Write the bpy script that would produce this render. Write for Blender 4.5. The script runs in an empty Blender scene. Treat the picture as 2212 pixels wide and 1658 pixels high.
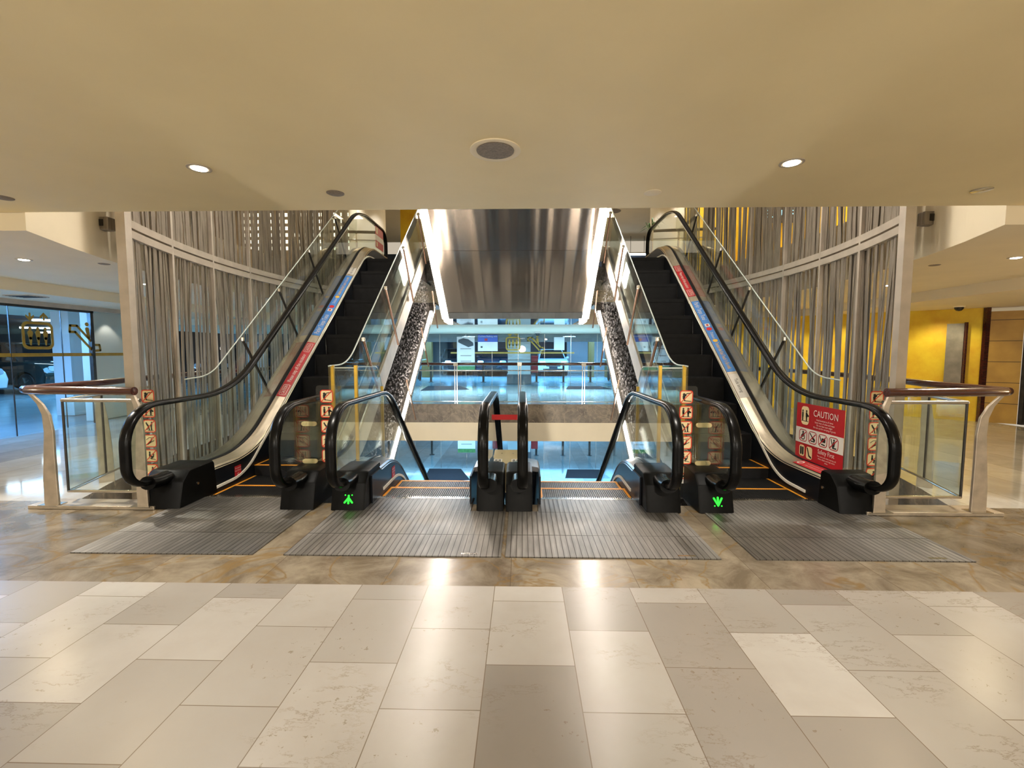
import bpy, bmesh, math, random
from mathutils import Vector, Matrix
R = random.Random(7)
sc = bpy.context.scene
COL = sc.collection
PI = math.pi
CX = -0.155                       # the plane of symmetry of the escalator hall
S_ = 0.785                        # slope of the escalators

# ------------------------------------------------------------------ helpers
def srgb(r, g, b):
    f = lambda c: (c / 255 / 12.92) if c / 255 <= .04045 else ((c / 255 + .055) / 1.055) ** 2.4
    return (f(r), f(g), f(b), 1)

class MB:
    def __init__(s): s.v = []; s.f = []
    def add(s, vs, fs):
        o = len(s.v); s.v += [tuple(p) for p in vs]; s.f += [tuple(o + i for i in f) for f in fs]; return s
    def box(s, x0, x1, y0, y1, z0, z1):
        return s.add([(x, y, z) for x in (x0, x1) for y in (y0, y1) for z in (z0, z1)],
                     [(0, 1, 3, 2), (4, 6, 7, 5), (0, 4, 5, 1), (2, 3, 7, 6), (0, 2, 6, 4), (1, 5, 7, 3)])
    def bar(s, p, q, w, h=None, up=(0, 0, 1)):
        p, q = Vector(p), Vector(q); t = (q - p).normalized(); u = Vector(up)
        if abs(t.dot(u)) > .98: u = Vector((0, 1, 0))
        a = t.cross(u).normalized(); b = a.cross(t); h = h or w
        c = [p + a * i * w / 2 + b * j * h / 2 for i, j in ((-1, -1), (1, -1), (1, 1), (-1, 1))]
        return s.add(c + [x + q - p for x in c], [(3, 2, 1, 0), (4, 5, 6, 7), (0, 1, 5, 4), (1, 2, 6, 5), (2, 3, 7, 6), (3, 0, 4, 7)])
    def tube(s, pts, r, n=10, closed=False, ry=None):
        pts = [Vector(p) for p in pts]; m = len(pts); vs = []; pa = None; ry = ry or r
        for i, p in enumerate(pts):
            if closed: t = pts[(i + 1) % m] - pts[i - 1]
            else: t = pts[min(i + 1, m - 1)] - pts[max(i - 1, 0)]
            t.normalize()
            if pa is None:
                u = Vector((0, 0, 1)) if abs(t.z) < .9 else Vector((0, 1, 0)); a = t.cross(u).normalized()
            else: a = (pa - t * pa.dot(t)).normalized()
            pa = a; b = a.cross(t)
            vs += [p + a * r * math.cos(2 * PI * k / n) + b * ry * math.sin(2 * PI * k / n) for k in range(n)]
        fs = [(i * n + k, i * n + (k + 1) % n, ((i + 1) % m) * n + (k + 1) % n, ((i + 1) % m) * n + k) for i in range(m if closed else m - 1) for k in range(n)]
        if not closed: fs += [tuple(range(n))[::-1], tuple((m - 1) * n + k for k in range(n))]
        return s.add(vs, fs)
    def lathe(s, c, prof, n=24, axis='z'):
        c = Vector(c); vs = []; m = len(prof)
        for r, h in prof:
            for k in range(n):
                a = 2 * PI * k / n; d = (r * math.cos(a), r * math.sin(a), h)
                if axis == 'y': d = (d[0], d[2], d[1])
                if axis == 'x': d = (d[2], d[0], d[1])
                vs.append(c + Vector(d))
        fs = [(i * n + k, i * n + (k + 1) % n, (i + 1) * n + (k + 1) % n, (i + 1) * n + k) for i in range(m - 1) for k in range(n)]
        fs += [tuple(range(n))[::-1], tuple((m - 1) * n + k for k in range(n))]
        return s.add(vs, fs)
    def poly(s, pts, fr, t=.002, z=0):
        """flat outline pts (u,v) in the frame fr=(origin,ux,uy); thickness t along ux x uy"""
        o, ux, uy = (Vector(a) for a in fr); n = ux.cross(uy).normalized(); m = len(pts)
        a = [o + ux * u + uy * v + n * z for u, v in pts]; b = [p + n * t for p in a]
        return s.add(a + b, [tuple(range(m))[::-1], tuple(range(m, 2 * m))] + [(i, (i + 1) % m, m + (i + 1) % m, m + i) for i in range(m)])
    def ring(s, po, pi, fr, t=.002, z=0):
        o, ux, uy = (Vector(a) for a in fr); n = ux.cross(uy).normalized(); m = len(po)
        V = [o + ux * u + uy * v + n * zz for zz in (z, z + t) for pp in (po, pi) for u, v in pp]
        F = []
        for i in range(m):
            j = (i + 1) % m
            F += [(2 * m + i, 2 * m + j, 3 * m + j, 3 * m + i), (i, m + i, m + j, j), (i, j, 2 * m + j, 2 * m + i), (m + i, 3 * m + i, 3 * m + j, m + j)]
        return s.add(V, F)
    def xprism(s, pts, x0, x1):
        m = len(pts)
        return s.add([(x, y, z) for x in (x0, x1) for y, z in pts], [tuple(range(m))[::-1], tuple(range(m, 2 * m))] + [(i, (i + 1) % m, m + (i + 1) % m, m + i) for i in range(m)])
    def zprism(s, pts, z0, z1):
        m = len(pts)
        return s.add([(x, y, z) for z in (z0, z1) for x, y in pts], [tuple(range(m))[::-1], tuple(range(m, 2 * m))] + [(i, (i + 1) % m, m + (i + 1) % m, m + i) for i in range(m)])
    def text(s, string, size, fr, t=.0015, z=.0005, sx=1.0):
        cu = bpy.data.curves.new('t', 'FONT'); cu.body = string; cu.size = size; cu.align_x = 'CENTER'; cu.align_y = 'CENTER'; cu.resolution_u = 2; cu.space_character = 1.02
        ob = bpy.data.objects.new('t', cu); COL.objects.link(ob)
        me = ob.evaluated_get(bpy.context.evaluated_depsgraph_get()).to_mesh()
        o, ux, uy = (Vector(a) for a in fr); n = ux.cross(uy).normalized()
        s.add([o + ux * p.co.x * sx + uy * p.co.y + n * (z + t) for p in me.vertices], [tuple(f.vertices) for f in me.polygons])
        bpy.data.objects.remove(ob); bpy.data.curves.remove(cu); return s
    def build(s, name, m, parent=None, smooth=None, bevel=0, **tags):
        me = bpy.data.meshes.new(name); me.from_pydata(s.v, [], s.f); me.update()
        b = bmesh.new(); b.from_mesh(me); bmesh.ops.recalc_face_normals(b, faces=b.faces); b.to_mesh(me); b.free()
        me.materials.append(m)
        if smooth:
            me.shade_smooth(); me.set_sharp_from_angle(angle=math.radians(smooth))
        o = bpy.data.objects.new(name, me); COL.objects.link(o)
        if bevel:
            md = o.modifiers.new('bevel', 'BEVEL'); md.width = bevel; md.segments = 2; md.limit_method = 'ANGLE'; md.angle_limit = .6
        if parent:
            o.parent = parent
            if parent.type == 'EMPTY': o.matrix_parent_inverse = Matrix.Translation(-parent.location)
        for k, v in tags.items():
            if v: o[k] = v
        return o

def thing(name, label, cat, loc=(0, 0, 0), group=None):
    o = bpy.data.objects.new(name, None); COL.objects.link(o); o.location = loc; o.empty_display_size = .1
    o['label'] = label; o['category'] = cat
    if group: o['group'] = group
    return o
def kids(o): return [c for c in bpy.data.objects if c.parent == o]
def copy_tree(o, parent=None):
    c = o.copy(); COL.objects.link(c)
    if parent: c.parent = parent; c.matrix_parent_inverse = o.matrix_parent_inverse.copy()
    for k in kids(o): copy_tree(k, c)
    return c
def struct(mb, name, m, **k): return mb.build(name, m, kind='structure', **k)

def fillet(pts, r, n=6):
    P = [Vector((p[0], p[1])) for p in pts]; out = [tuple(P[0])]
    for i in range(1, len(P) - 1):
        a, b, c = P[i - 1], P[i], P[i + 1]; rr = r[i] if isinstance(r, dict) and i in r else (r if not isinstance(r, dict) else r.get('d', .1))
        u, v = (a - b).normalized(), (c - b).normalized(); ang = u.angle(v)
        if ang > PI - .02 or rr <= 0: out.append(tuple(b)); continue
        L = min(rr / math.tan(ang / 2), .49 * (a - b).length, .49 * (c - b).length); rr = L * math.tan(ang / 2)
        ce = b + (u + v).normalized() * (rr / math.sin(ang / 2)); p0, p1 = b + u * L, b + v * L
        a0 = math.atan2((p0 - ce).y, (p0 - ce).x); a1 = math.atan2((p1 - ce).y, (p1 - ce).x); d = (a1 - a0 + PI) % (2 * PI) - PI
        out += [(ce.x + rr * math.cos(a0 + d * k / n), ce.y + rr * math.sin(a0 + d * k / n)) for k in range(n + 1)]
    return out + [tuple(P[-1])]
def sweep(mb, path, sec, x0):
    """section sec [(dx, dn)] swept along a path in the YZ plane at x0"""
    m = len(path); k = len(sec); P = [Vector(p) for p in path]; vs = []
    for i, p in enumerate(P):
        t0 = (P[i] - P[i - 1]).normalized() if i else None; t1 = (P[i + 1] - P[i]).normalized() if i < m - 1 else None
        t0 = t0 or t1; t1 = t1 or t0; n = Vector((-t0.y, t0.x)) + Vector((-t1.y, t1.x)); n.normalize()
        n /= max(.5, n.dot(Vector((-t0.y, t0.x))))
        vs += [(x0 + dx, p.x + n.x * dn, p.y + n.y * dn) for dx, dn in sec]
    fs = [(i * k + j, i * k + (j + 1) % k, (i + 1) * k + (j + 1) % k, (i + 1) * k + j) for i in range(m - 1) for j in range(k)]
    fs += [tuple(range(k)), tuple((m - 1) * k + j for j in range(k))[::-1]]
    return mb.add(vs, fs)
def offset(path, d):
    P = [Vector(p) for p in path]; m = len(P); out = []
    for i in range(m):
        t0 = (P[i] - P[i - 1]).normalized() if i else None; t1 = (P[i + 1] - P[i]).normalized() if i < m - 1 else None
        t0 = t0 or t1; t1 = t1 or t0; n = (Vector((-t0.y, t0.x)) + Vector((-t1.y, t1.x))).normalized()
        out.append((P[i].x + n.x * d, P[i].y + n.y * d))
    return out
def clipy(pts, y, keep_less):
    out = []; ins = lambda p: (p[0] <= y) == keep_less
    for i in range(len(pts)):
        a, b = pts[i - 1], pts[i]
        if ins(a) != ins(b):
            t = (y - a[0]) / (b[0] - a[0]); out.append((y, a[1] + t * (b[1] - a[1])))
        if ins(b): out.append(b)
    return out
def rrect(w, h, r, n=4, cx=0, cy=0):
    return [(cx + sx * (w / 2 - r) + r * math.cos(a0 + PI / 2 * k / n), cy + sy * (h / 2 - r) + r * math.sin(a0 + PI / 2 * k / n))
            for sx, sy, a0 in ((1, 1, 0), (-1, 1, PI / 2), (-1, -1, PI), (1, -1, 1.5 * PI)) for k in range(n + 1)]
def circ(cx, cy, r, n=14): return [(cx + r * math.cos(2 * PI * k / n), cy + r * math.sin(2 * PI * k / n)) for k in range(n)]
def cap(x0, y0, x1, y1, w, w2=None):
    w2 = w2 or w; a = math.atan2(y1 - y0, x1 - x0)
    return [(x1 + w2 * math.cos(a - PI / 2 + PI * k / 5), y1 + w2 * math.sin(a - PI / 2 + PI * k / 5)) for k in range(6)] + \
           [(x0 + w * math.cos(a + PI / 2 + PI * k / 5), y0 + w * math.sin(a + PI / 2 + PI * k / 5)) for k in range(6)]

# ------------------------------------------------------------------ materials
def newmat(name):
    m = bpy.data.materials.new(name); m.use_nodes = True; nt = m.node_tree; nt.nodes.clear()
    o = nt.nodes.new('ShaderNodeOutputMaterial'); return m, nt, o
class N:
    """tiny node-graph writer"""
    def __init__(s, nt): s.nt = nt
    def __call__(s, kind, _in=None, **props):
        n = s.nt.nodes.new('ShaderNode' + kind)
        for k, v in props.items(): setattr(n, k, v)
        for k, v in (_in or {}).items():
            if hasattr(v, 'is_output'): s.nt.links.new(v, n.inputs[k])
            else: n.inputs[k].default_value = v
        return n
    def math(s, op, a, b=0.0, c=0.0):
        return s('Math', {0: a, 1: b, 2: c}, operation=op).outputs[0]
    def mix(s, f, a, b, mode='MIX'):
        n = s('Mix', None, data_type='RGBA', blend_type=mode)
        for i, v in ((0, f), (6, a), (7, b)):
            if hasattr(v, 'is_output'): s.nt.links.new(v, n.inputs[i])
            else: n.inputs[i].default_value = v
        return n.outputs[2]
    def ramp(s, f, stops):
        n = s('ValToRGB', {0: f}); e = n.color_ramp.elements
        while len(e) < len(stops): e.new(.5)
        for x, (p, c) in zip(e, stops): x.position = p; x.color = c if len(c) == 4 else (*c, 1)
        return n.outputs[0]
def mat(name, col, rough=.5, metal=0., spec=.5, var=0., vs=4., bump=0., bs=60., scale=(1, 1, 1), coat=0.):
    m, nt, o = newmat(name); g = N(nt)
    p = g('BsdfPrincipled', {'Base Color': col, 'Roughness': rough, 'Metallic': metal, 'Specular IOR Level': spec, 'Coat Weight': coat})
    if var or bump:
        tc = g('TexCoord').outputs['Object']; mp = g('Mapping', {'Vector': tc, 'Scale': scale}).outputs[0]
    if var:
        n = g('TexNoise', {'Vector': mp, 'Scale': vs, 'Detail': 5.}).outputs[0]
        d = tuple(c * (1 - var) for c in col[:3]) + (1,); u = tuple(min(1, c * (1 + var)) for c in col[:3]) + (1,)
        nt.links.new(g.ramp(n, [(.3, d), (.7, u)]), p.inputs['Base Color'])
    if bump:
        n = g('TexNoise', {'Vector': mp, 'Scale': bs, 'Detail': 3.}).outputs[0]
        nt.links.new(g('Bump', {'Height': n, 'Strength': bump, 'Distance': .02}).outputs[0], p.inputs['Normal'])
    nt.links.new(p.outputs[0], o.inputs[0]); return m
def emit(name, col, s):
    m, nt, o = newmat(name); g = N(nt); e = g('Emission', {'Color': col, 'Strength': s}); nt.links.new(e.outputs[0], o.inputs[0]); return m
def glass(name, tint=(.93, .96, .94, 1), ior=1.45, boost=1.0):
    m, nt, o = newmat(name); g = N(nt)
    ge = g('NewGeometry'); ab = g.math('ABSOLUTE', g('VectorMath', {0: ge.outputs['Normal'], 1: ge.outputs['Incoming']}, operation='DOT_PRODUCT').outputs['Value'])
    r0 = ((ior - 1) / (ior + 1)) ** 2 * boost
    fr = g.math('ADD', r0, g.math('MULTIPLY', g.math('POWER', g.math('SUBTRACT', 1., ab), 5.), 1 - r0))
    mx = g('MixShader', {0: fr, 1: g('BsdfTransparent', {'Color': tint}).outputs[0], 2: g('BsdfGlossy', {'Color': (1, 1, 1, 1), 'Roughness': .015}).outputs[0]})
    nt.links.new(mx.outputs[0], o.inputs[0]); return m

M = {}
M['plaster'] = mat('cream ceiling paint', (.86, .73, .44, 1), .65, var=.03, vs=2.)
M['plaster2'] = mat('cream soffit paint', (.86, .76, .56, 1), .65, var=.03, vs=2.)
M['white_paint'] = mat('white wall paint', (.80, .76, .68, 1), .6, var=.04, vs=1.5)
M['cool_wall'] = mat('pale car park paint', (.70, .74, .76, 1), .6, var=.05, vs=1.)
M['black'] = mat('black plastic', (.003, .003, .003, 1), .42, spec=.08, var=.3, vs=20, bump=.05, bs=200)
M['rubber'] = mat('black rubber handrail', (.003, .003, .003, 1), .25, spec=.14, var=.3, vs=8)
M['step'] = mat('black step metal', (.006, .006, .007, 1), .6, spec=.25, var=.4, vs=10)
M['step_grey'] = mat('grey step metal', (.075, .07, .065, 1), .5, metal=.5, var=.3, vs=10)
M['skirt'] = mat('dark skirting', (.007, .008, .011, 1), .3, spec=.2, var=.3, vs=5)
M['brush'] = mat('pale deflector brush', (.75, .70, .62, 1), .5)
M['orange'] = mat('yellow demarcation line', (.75, .30, .02, 1), .5)
M['deck'] = mat('brushed champagne deck', (.72, .62, .48, 1), .28, metal=.9, var=.12, vs=6, scale=(4, 1, 1), bump=.04, bs=30)
M['deck_outer'] = mat('brushed steel deck', (.55, .53, .49, 1), .22, metal=1., var=.15, vs=3, bump=.12, bs=7)
M['fascia_steel'] = mat('dull champagne steel', (.36, .31, .24, 1), .4, metal=.8, var=.12, vs=6)
M['deck_dark'] = mat('dark steel deck', (.16, .16, .17, 1), .28, metal=.9, var=.15, vs=6)
M['blue_skirt'] = mat('navy skirt panel', (.03, .06, .16, 1), .3, var=.2, vs=5)
M['steel'] = mat('stainless steel', (.62, .58, .52, 1), .25, metal=1., var=.1, vs=5)
M['bronze'] = mat('dull steel blade', (.50, .43, .34, 1), .42, metal=.75, var=.15, vs=12)
M['copper'] = mat('copper toned rod', (.55, .36, .26, 1), .3, metal=.9, var=.1, vs=10)
M['darkmetal'] = mat('dark metal', (.05, .045, .04, 1), .4, metal=.6, var=.3, vs=10)
M['wood'] = mat('dark red timber', (.055, .013, .009, 1), .22, var=.35, vs=9, scale=(1, 6, 6), coat=.5)
M['slat'] = mat('weathered taupe slat', (.25, .21, .165, 1), .5, metal=.2, var=.3, vs=7, scale=(6, 6, .4), bump=.25, bs=40)
M['frame'] = mat('beige screen frame', (.46, .40, .33, 1), .45, var=.1, vs=6)
M['glass'] = glass('clear glass')
M['glass_w'] = glass('window glass', (.90, .95, .97, 1), 1.4)
M['acrylic'] = glass('acrylic sheet', (.96, .95, .90, 1), 1.4)
M['edge'] = mat('glass edge', (.55, .62, .58, 1), .15, spec=.8)
M['yellow_post'] = mat('brass yellow post', (.62, .38, .04, 1), .35, metal=.5, var=.15, vs=10)
M['red'] = mat('red vinyl', srgb(178, 22, 34), .45, var=.06, vs=9)
M['redtape'] = mat('bright red tape', srgb(205, 0, 10), .5, var=.05, vs=9)
M['blue'] = mat('blue vinyl', srgb(62, 128, 205), .45, var=.05, vs=9)
M['vinyl'] = mat('white vinyl', (.72, .68, .62, 1), .45, var=.04, vs=9)
M['cream'] = mat('cream sticker', srgb(232, 208, 160), .5, var=.04, vs=9)
M['orange_red'] = mat('orange red print', srgb(205, 52, 22), .5)
M['ink'] = mat('black print', (.015, .015, .015, 1), .5)
M['yellow'] = mat('yellow print', srgb(240, 190, 60), .5)
M['gold'] = mat('gold vinyl', (.36, .22, .02, 1), .5, var=.12, vs=14)
M['clip'] = mat('beige clip', srgb(206, 190, 140), .45, var=.06, vs=12)
M['beige'] = mat('beige panel', srgb(178, 160, 118), .5, var=.06, vs=8)
M['mat'] = mat('dark maroon doormat', (.016, .005, .005, 1), .95, var=.3, vs=60, bump=.3, bs=200)
M['tyre'] = mat('tyre', (.012, .012, .012, 1), .7, var=.2, vs=20)
M['green'] = mat('leaf green', (.05, .16, .04, 1), .5, var=.3, vs=8)
M['grille'] = mat('grey speaker mesh', (.22, .18, .14, 1), .7, var=.25, vs=80)
M['warm_lamp'] = emit('downlight glow', (1, .88, .66, 1), 28)
M['led'] = emit('white light tube', (1, .89, .79, 1), 46)
M['fluo'] = emit('fluorescent tube', (.72, .88, 1, 1), 16)
M['block'] = emit('lit glass block', (1, .93, .70, 1), 1.6)
M['signlit'] = emit('lit sign letters', (.35, .85, 1, 1), 2.2)
M['green_led'] = emit('green led', (.03, 1, .04, 1), 2.0)
M['headlamp'] = mat('clear lamp', (.85, .9, .95, 1), .1, metal=.6)

def tile_mat():
    m, nt, o = newmat('cream marble tiles'); g = N(nt)
    tc = g('TexCoord').outputs['Object']; s = g('SeparateXYZ', {0: tc})
    v = g('CombineXYZ', {0: g.math('ADD', s.outputs[1], 40 * .5275 - 1.9605 + .26375), 1: g.math('ADD', s.outputs[0], 40 * .4045 + .163)}).outputs[0]
    b = g('TexBrick', {'Vector': v, 'Color1': (0, 0, 0, 1), 'Color2': (1, 1, 1, 1), 'Mortar': (0, 0, 0, 1), 'Scale': 1., 'Mortar Size': .0022, 'Mortar Smooth': .3, 'Bias': 0., 'Brick Width': .5275, 'Row Height': .4045}, offset=.5, offset_frequency=2)
    n1 = g('TexNoise', {'Vector': tc, 'Scale': 1.6, 'Detail': 6., 'Roughness': .62}).outputs[0]
    base = g.mix(b.outputs[0], (.20, .18, .155, 1), (.40, .38, .35, 1))
    base = g.mix(g.ramp(n1, [(.35, (0, 0, 0)), (.7, (1, 1, 1))]), base, g.mix(.5, base, (.27, .235, .20, 1)))
    # pits and fossil veins
    w = g('TexNoise', {'Vector': g('Mapping', {'Vector': tc, 'Scale': (1, 2.6, 1)}).outputs[0], 'Scale': 3.2, 'Detail': 8., 'Roughness': .7}).outputs[0]
    vein = g.math('MULTIPLY', g.ramp(g.math('ABSOLUTE', g.math('SUBTRACT', w, .5)), [(0, (1, 1, 1)), (.014, (0, 0, 0))]), g.ramp(g('TexNoise', {'Vector': tc, 'Scale': 2.1, 'Detail': 3.}).outputs[0], [(.52, (0, 0, 0)), (.62, (1, 1, 1))]))
    pit = g.math('MULTIPLY', g.math('GREATER_THAN', g('TexNoise', {'Vector': tc, 'Scale': 26., 'Detail': 4., 'Roughness': .7}).outputs[0], .64), g.math('GREATER_THAN', g('TexNoise', {'Vector': tc, 'Scale': 1.7, 'Detail': 2.}).outputs[0], .55))
    vein = g.math('MAXIMUM', vein, g.math('MULTIPLY', pit, .9))
    base = g.mix(g.math('MULTIPLY', vein, .65), base, (.15, .105, .06, 1))
    base = g.mix(g.math('MULTIPLY', b.outputs[1], .8), base, (.12, .085, .05, 1))
    p = g('BsdfPrincipled', {'Base Color': base, 'Roughness': g.math('ADD', .20, g.math('MULTIPLY', n1, .10)), 'Specular IOR Level': .5})
    nt.links.new(p.outputs[0], o.inputs[0]); return m
def marble_mat(name, c0, c1, c2, tile, scale=3., rough=.20):
    m, nt, o = newmat(name); g = N(nt); tc = g('TexCoord').outputs['Object']
    n1 = g('TexNoise', {'Vector': tc, 'Scale': scale, 'Detail': 9., 'Roughness': .68, 'Distortion': .6}).outputs[0]
    n2 = g('TexNoise', {'Vector': tc, 'Scale': scale * .45, 'Detail': 4., 'Distortion': 1.2}).outputs[0]
    c = g.mix(g.ramp(n1, [(.36, (0, 0, 0)), (.64, (1, 1, 1))]), c0, c1)
    c = g.mix(g.ramp(g.math('ABSOLUTE', g.math('SUBTRACT', n2, .5)), [(0, (.85, .85, .85)), (.02, (0, 0, 0))]), c, c2)
    s = g('SeparateXYZ', {0: tc}); jx = g.math('PINGPONG', g.math('ADD', s.outputs[0], .07), tile / 2)
    c = g.mix(g.math('LESS_THAN', jx, .0018), c, (.10, .075, .05, 1))
    rnd = g('TexWhiteNoise', {'Vector': g('CombineXYZ', {0: g.math('FLOOR', g.math('DIVIDE', g.math('ADD', s.outputs[0], .07), tile))}).outputs[0]}, noise_dimensions='3D').outputs[0]
    c = g.mix(1., c, g.mix(rnd, (.78, .76, .74, 1), (1.12, 1.1, 1.05, 1)), 'MULTIPLY')
    p = g('BsdfPrincipled', {'Base Color': c, 'Roughness': rough})
    nt.links.new(p.outputs[0], o.inputs[0]); return m
def plate_mat():
    m, nt, o = newmat('grooved steel plate'); g = N(nt); tc = g('TexCoord').outputs['Object']; s = g('SeparateXYZ', {0: tc})
    f = g.math('FRACT', g.math('DIVIDE', s.outputs[0], .0415))
    gr = g.math('LESS_THAN', f, .11)
    n = g('TexNoise', {'Vector': g('Mapping', {'Vector': tc, 'Scale': (14, 1.5, 1)}).outputs[0], 'Scale': 2., 'Detail': 5.}).outputs[0]
    n2 = g('TexNoise', {'Vector': tc, 'Scale': 3., 'Detail': 5.}).outputs[0]
    c = g.mix(g.ramp(n, [(.3, (0, 0, 0)), (.7, (1, 1, 1))]), (.15, .142, .13, 1), (.24, .228, .21, 1))
    c = g.mix(gr, c, (.035, .03, .025, 1))
    p = g('BsdfPrincipled', {'Base Color': c, 'Metallic': .8, 'Roughness': g.math('ADD', .42, g.math('MULTIPLY', n2, .16)), 'Anisotropic': .6})
    rid = g.math('SINE', g.math('MULTIPLY', f, 2 * PI))
    nt.links.new(g('Bump', {'Height': rid, 'Strength': .14, 'Distance': .002}).outputs[0], p.inputs['Normal'])
    nt.links.new(p.outputs[0], o.inputs[0]); return m
def panel_mat():
    m, nt, o = newmat('wavy brushed steel cladding'); g = N(nt); tc = g('TexCoord').outputs['Object']
    a = g('TexNoise', {'Vector': g('Mapping', {'Vector': tc, 'Scale': (2.6, .10, .10)}).outputs[0], 'Scale': 1.0, 'Detail': 1.}).outputs[0]
    b = g('TexNoise', {'Vector': g('Mapping', {'Vector': tc, 'Scale': (160, 1.5, 1.5)}).outputs[0], 'Scale': 1., 'Detail': 2.}).outputs[0]
    h = a
    p = g('BsdfPrincipled', {'Base Color': (.60, .50, .41, 1), 'Metallic': 1., 'Roughness': .17, 'Anisotropic': .5})
    nt.links.new(g('Bump', {'Height': h, 'Strength': .3, 'Distance': .2}).outputs[0], p.inputs['Normal'])
    nt.links.new(p.outputs[0], o.inputs[0]); return m
def perf_mat():
    m, nt, o = newmat('mottled pierced cladding'); g = N(nt); tc = g('TexCoord').outputs['Object']
    n = g('TexNoise', {'Vector': tc, 'Scale': 22., 'Detail': 4., 'Roughness': .7}).outputs[0]
    c = g.mix(g.ramp(n, [(.48, (0, 0, 0)), (.62, (1, 1, 1))]), (.03, .025, .022, 1), (.05, .042, .037, 1))
    p = g('BsdfPrincipled', {'Base Color': c, 'Roughness': .6, 'Specular IOR Level': .15})
    hole = g.math('LESS_THAN', n, .58)
    mx = g('MixShader', {0: hole, 1: p.outputs[0], 2: g('BsdfTransparent').outputs[0]})
    nt.links.new(mx.outputs[0], o.inputs[0]); return m
def yellow_mat():
    m, nt, o = newmat('mottled yellow plaster'); g = N(nt); tc = g('TexCoord').outputs['Object']
    n = g('TexNoise', {'Vector': tc, 'Scale': 2.2, 'Detail': 7., 'Roughness': .6}).outputs[0]
    p = g('BsdfPrincipled', {'Base Color': g.ramp(n, [(.3, (.62, .34, .006)), (.7, (.80, .60, .03))]), 'Roughness': .55})
    nt.links.new(p.outputs[0], o.inputs[0]); return m
def panelled_mat():
    m, nt, o = newmat('ochre wall panels'); g = N(nt); tc = g('TexCoord').outputs['Object']; s = g('SeparateXYZ', {0: tc})
    j = g.math('LESS_THAN', g.math('PINGPONG', g.math('ADD', s.outputs[2], .02), .205), .006)
    n = g('TexNoise', {'Vector': tc, 'Scale': 3., 'Detail': 5.}).outputs[0]
    c = g.mix(j, g.ramp(n, [(.3, (.36, .20, .03)), (.7, (.50, .30, .05))]), (.06, .03, .005, 1))
    p = g('BsdfPrincipled', {'Base Color': c, 'Roughness': .5}); nt.links.new(p.outputs[0], o.inputs[0]); return m
M['tile'] = tile_mat(); M['plate'] = plate_mat(); M['panel'] = panel_mat(); M['perf'] = perf_mat(); M['yplaster'] = yellow_mat(); M['ochre'] = panelled_mat()
M['border'] = marble_mat('brown marble border', (.125, .10, .07, 1), (.27, .23, .175, 1), (.19, .125, .05, 1), .78)
M['fascia_stone'] = marble_mat('dark marble fascia', (.13, .105, .08, 1), (.30, .25, .19, 1), (.34, .28, .2, 1), .62, 4., .5)
M['pale_floor'] = marble_mat('pale polished floor', (.44, .43, .41, 1), (.54, .53, .50, 1), (.46, .44, .4, 1), .6, 2., .07)
M['park_floor'] = marble_mat('car park coated floor', (.30, .38, .42, 1), (.38, .46, .50, 1), (.32, .4, .44, 1), 5., 1., .18)
M['column_grey'] = mat('grey plinth', (.13, .12, .12, 1), .5, var=.1)

def X(s, d): return CX + s * d
# ------------------------------------------------------------------ camera
cam = bpy.data.objects.new('camera', bpy.data.cameras.new('camera')); COL.objects.link(cam)
P_ = math.atan(71 / 980); PSI = math.atan(22 / 980 * math.cos(P_))
cam.location = (0, 0, 1.42); cam.rotation_euler = (PI / 2 - P_, 0, PSI)
cam.data.sensor_fit = 'HORIZONTAL'; cam.data.sensor_width = 36; cam.data.lens = 36 * 980 / 2212; cam.data.clip_start = .02; cam.data.clip_end = 200
sc.camera = cam

# ------------------------------------------------------------------ the setting
def curve_d(y): return 4.605 - .41 * ((y - 7.6) / 2.65) ** 2      # distance of the slat screens from the centre plane
def edge_pts(off, y0, y1, n=14): return [(curve_d(y0 + (y1 - y0) * i / n) + off, y0 + (y1 - y0) * i / n) for i in range(n + 1)]
HOLE = [(-d, y) for d, y in edge_pts(.17, 4.12, 12.1)] + [(d, y) for d, y in edge_pts(.17, 4.12, 12.1)][::-1]
HOLE = [(CX + d, y) for d, y in HOLE]
def plate_with_hole(outer, holes, z, t=0):
    b = bmesh.new(); ed = []
    for loop in [outer] + holes:
        vs = [b.verts.new((x, y, z)) for x, y in loop]; ed += [b.edges.new((vs[i - 1], vs[i])) for i in range(len(vs))]
    bmesh.ops.triangle_fill(b, use_beauty=True, use_dissolve=False, edges=ed)
    mb = MB(); b.verts.index_update(); mb.add([v.co.copy() for v in b.verts], [tuple(v.index for v in f.verts) for f in b.faces]); b.free(); return mb
def rim(loop, z0, z1, t=.02):
    mb = MB(); n = len(loop)
    for i in range(n):
        a, c = loop[i - 1], loop[i]; mb.add([(a[0], a[1], z0), (c[0], c[1], z0), (c[0], c[1], z1), (a[0], a[1], z1)], [(0, 1, 2, 3)])
    return mb
W = 16
# our level: cream tiles, marble border, pale walkway floor
struct(MB().box(-9, 9.5, -5, 2.65, -.3, 0), 'floor', M['tile'])
struct(MB().box(-9, 9.5, 2.65, 4.12, -.3, 0), 'floor', M['border'])
struct(plate_with_hole([(-8.4, 4.12), (-8.4, 18.4), (9.4, 18.4), (9.4, 4.12)], [[(x, max(y, 4.1201)) for x, y in HOLE]], 0), 'floor', M['pale_floor'])
ring_side = [p for p in HOLE]
struct(rim(HOLE, -.5, 0), 'trim_1', M['fascia_stone']); struct(rim(HOLE, -1.0, -.5), 'trim_2', M['plaster2'])
# lower level
struct(MB().box(-9, 9, 3, 34, -3.5, -3.4), 'floor', M['pale_floor'])
struct(plate_with_hole([(-8.4, 2.6), (-8.4, 18.4), (9.4, 18.4), (9.4, 2.6)], [HOLE], -1.0), 'ceiling', M['plaster2'])
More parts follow.
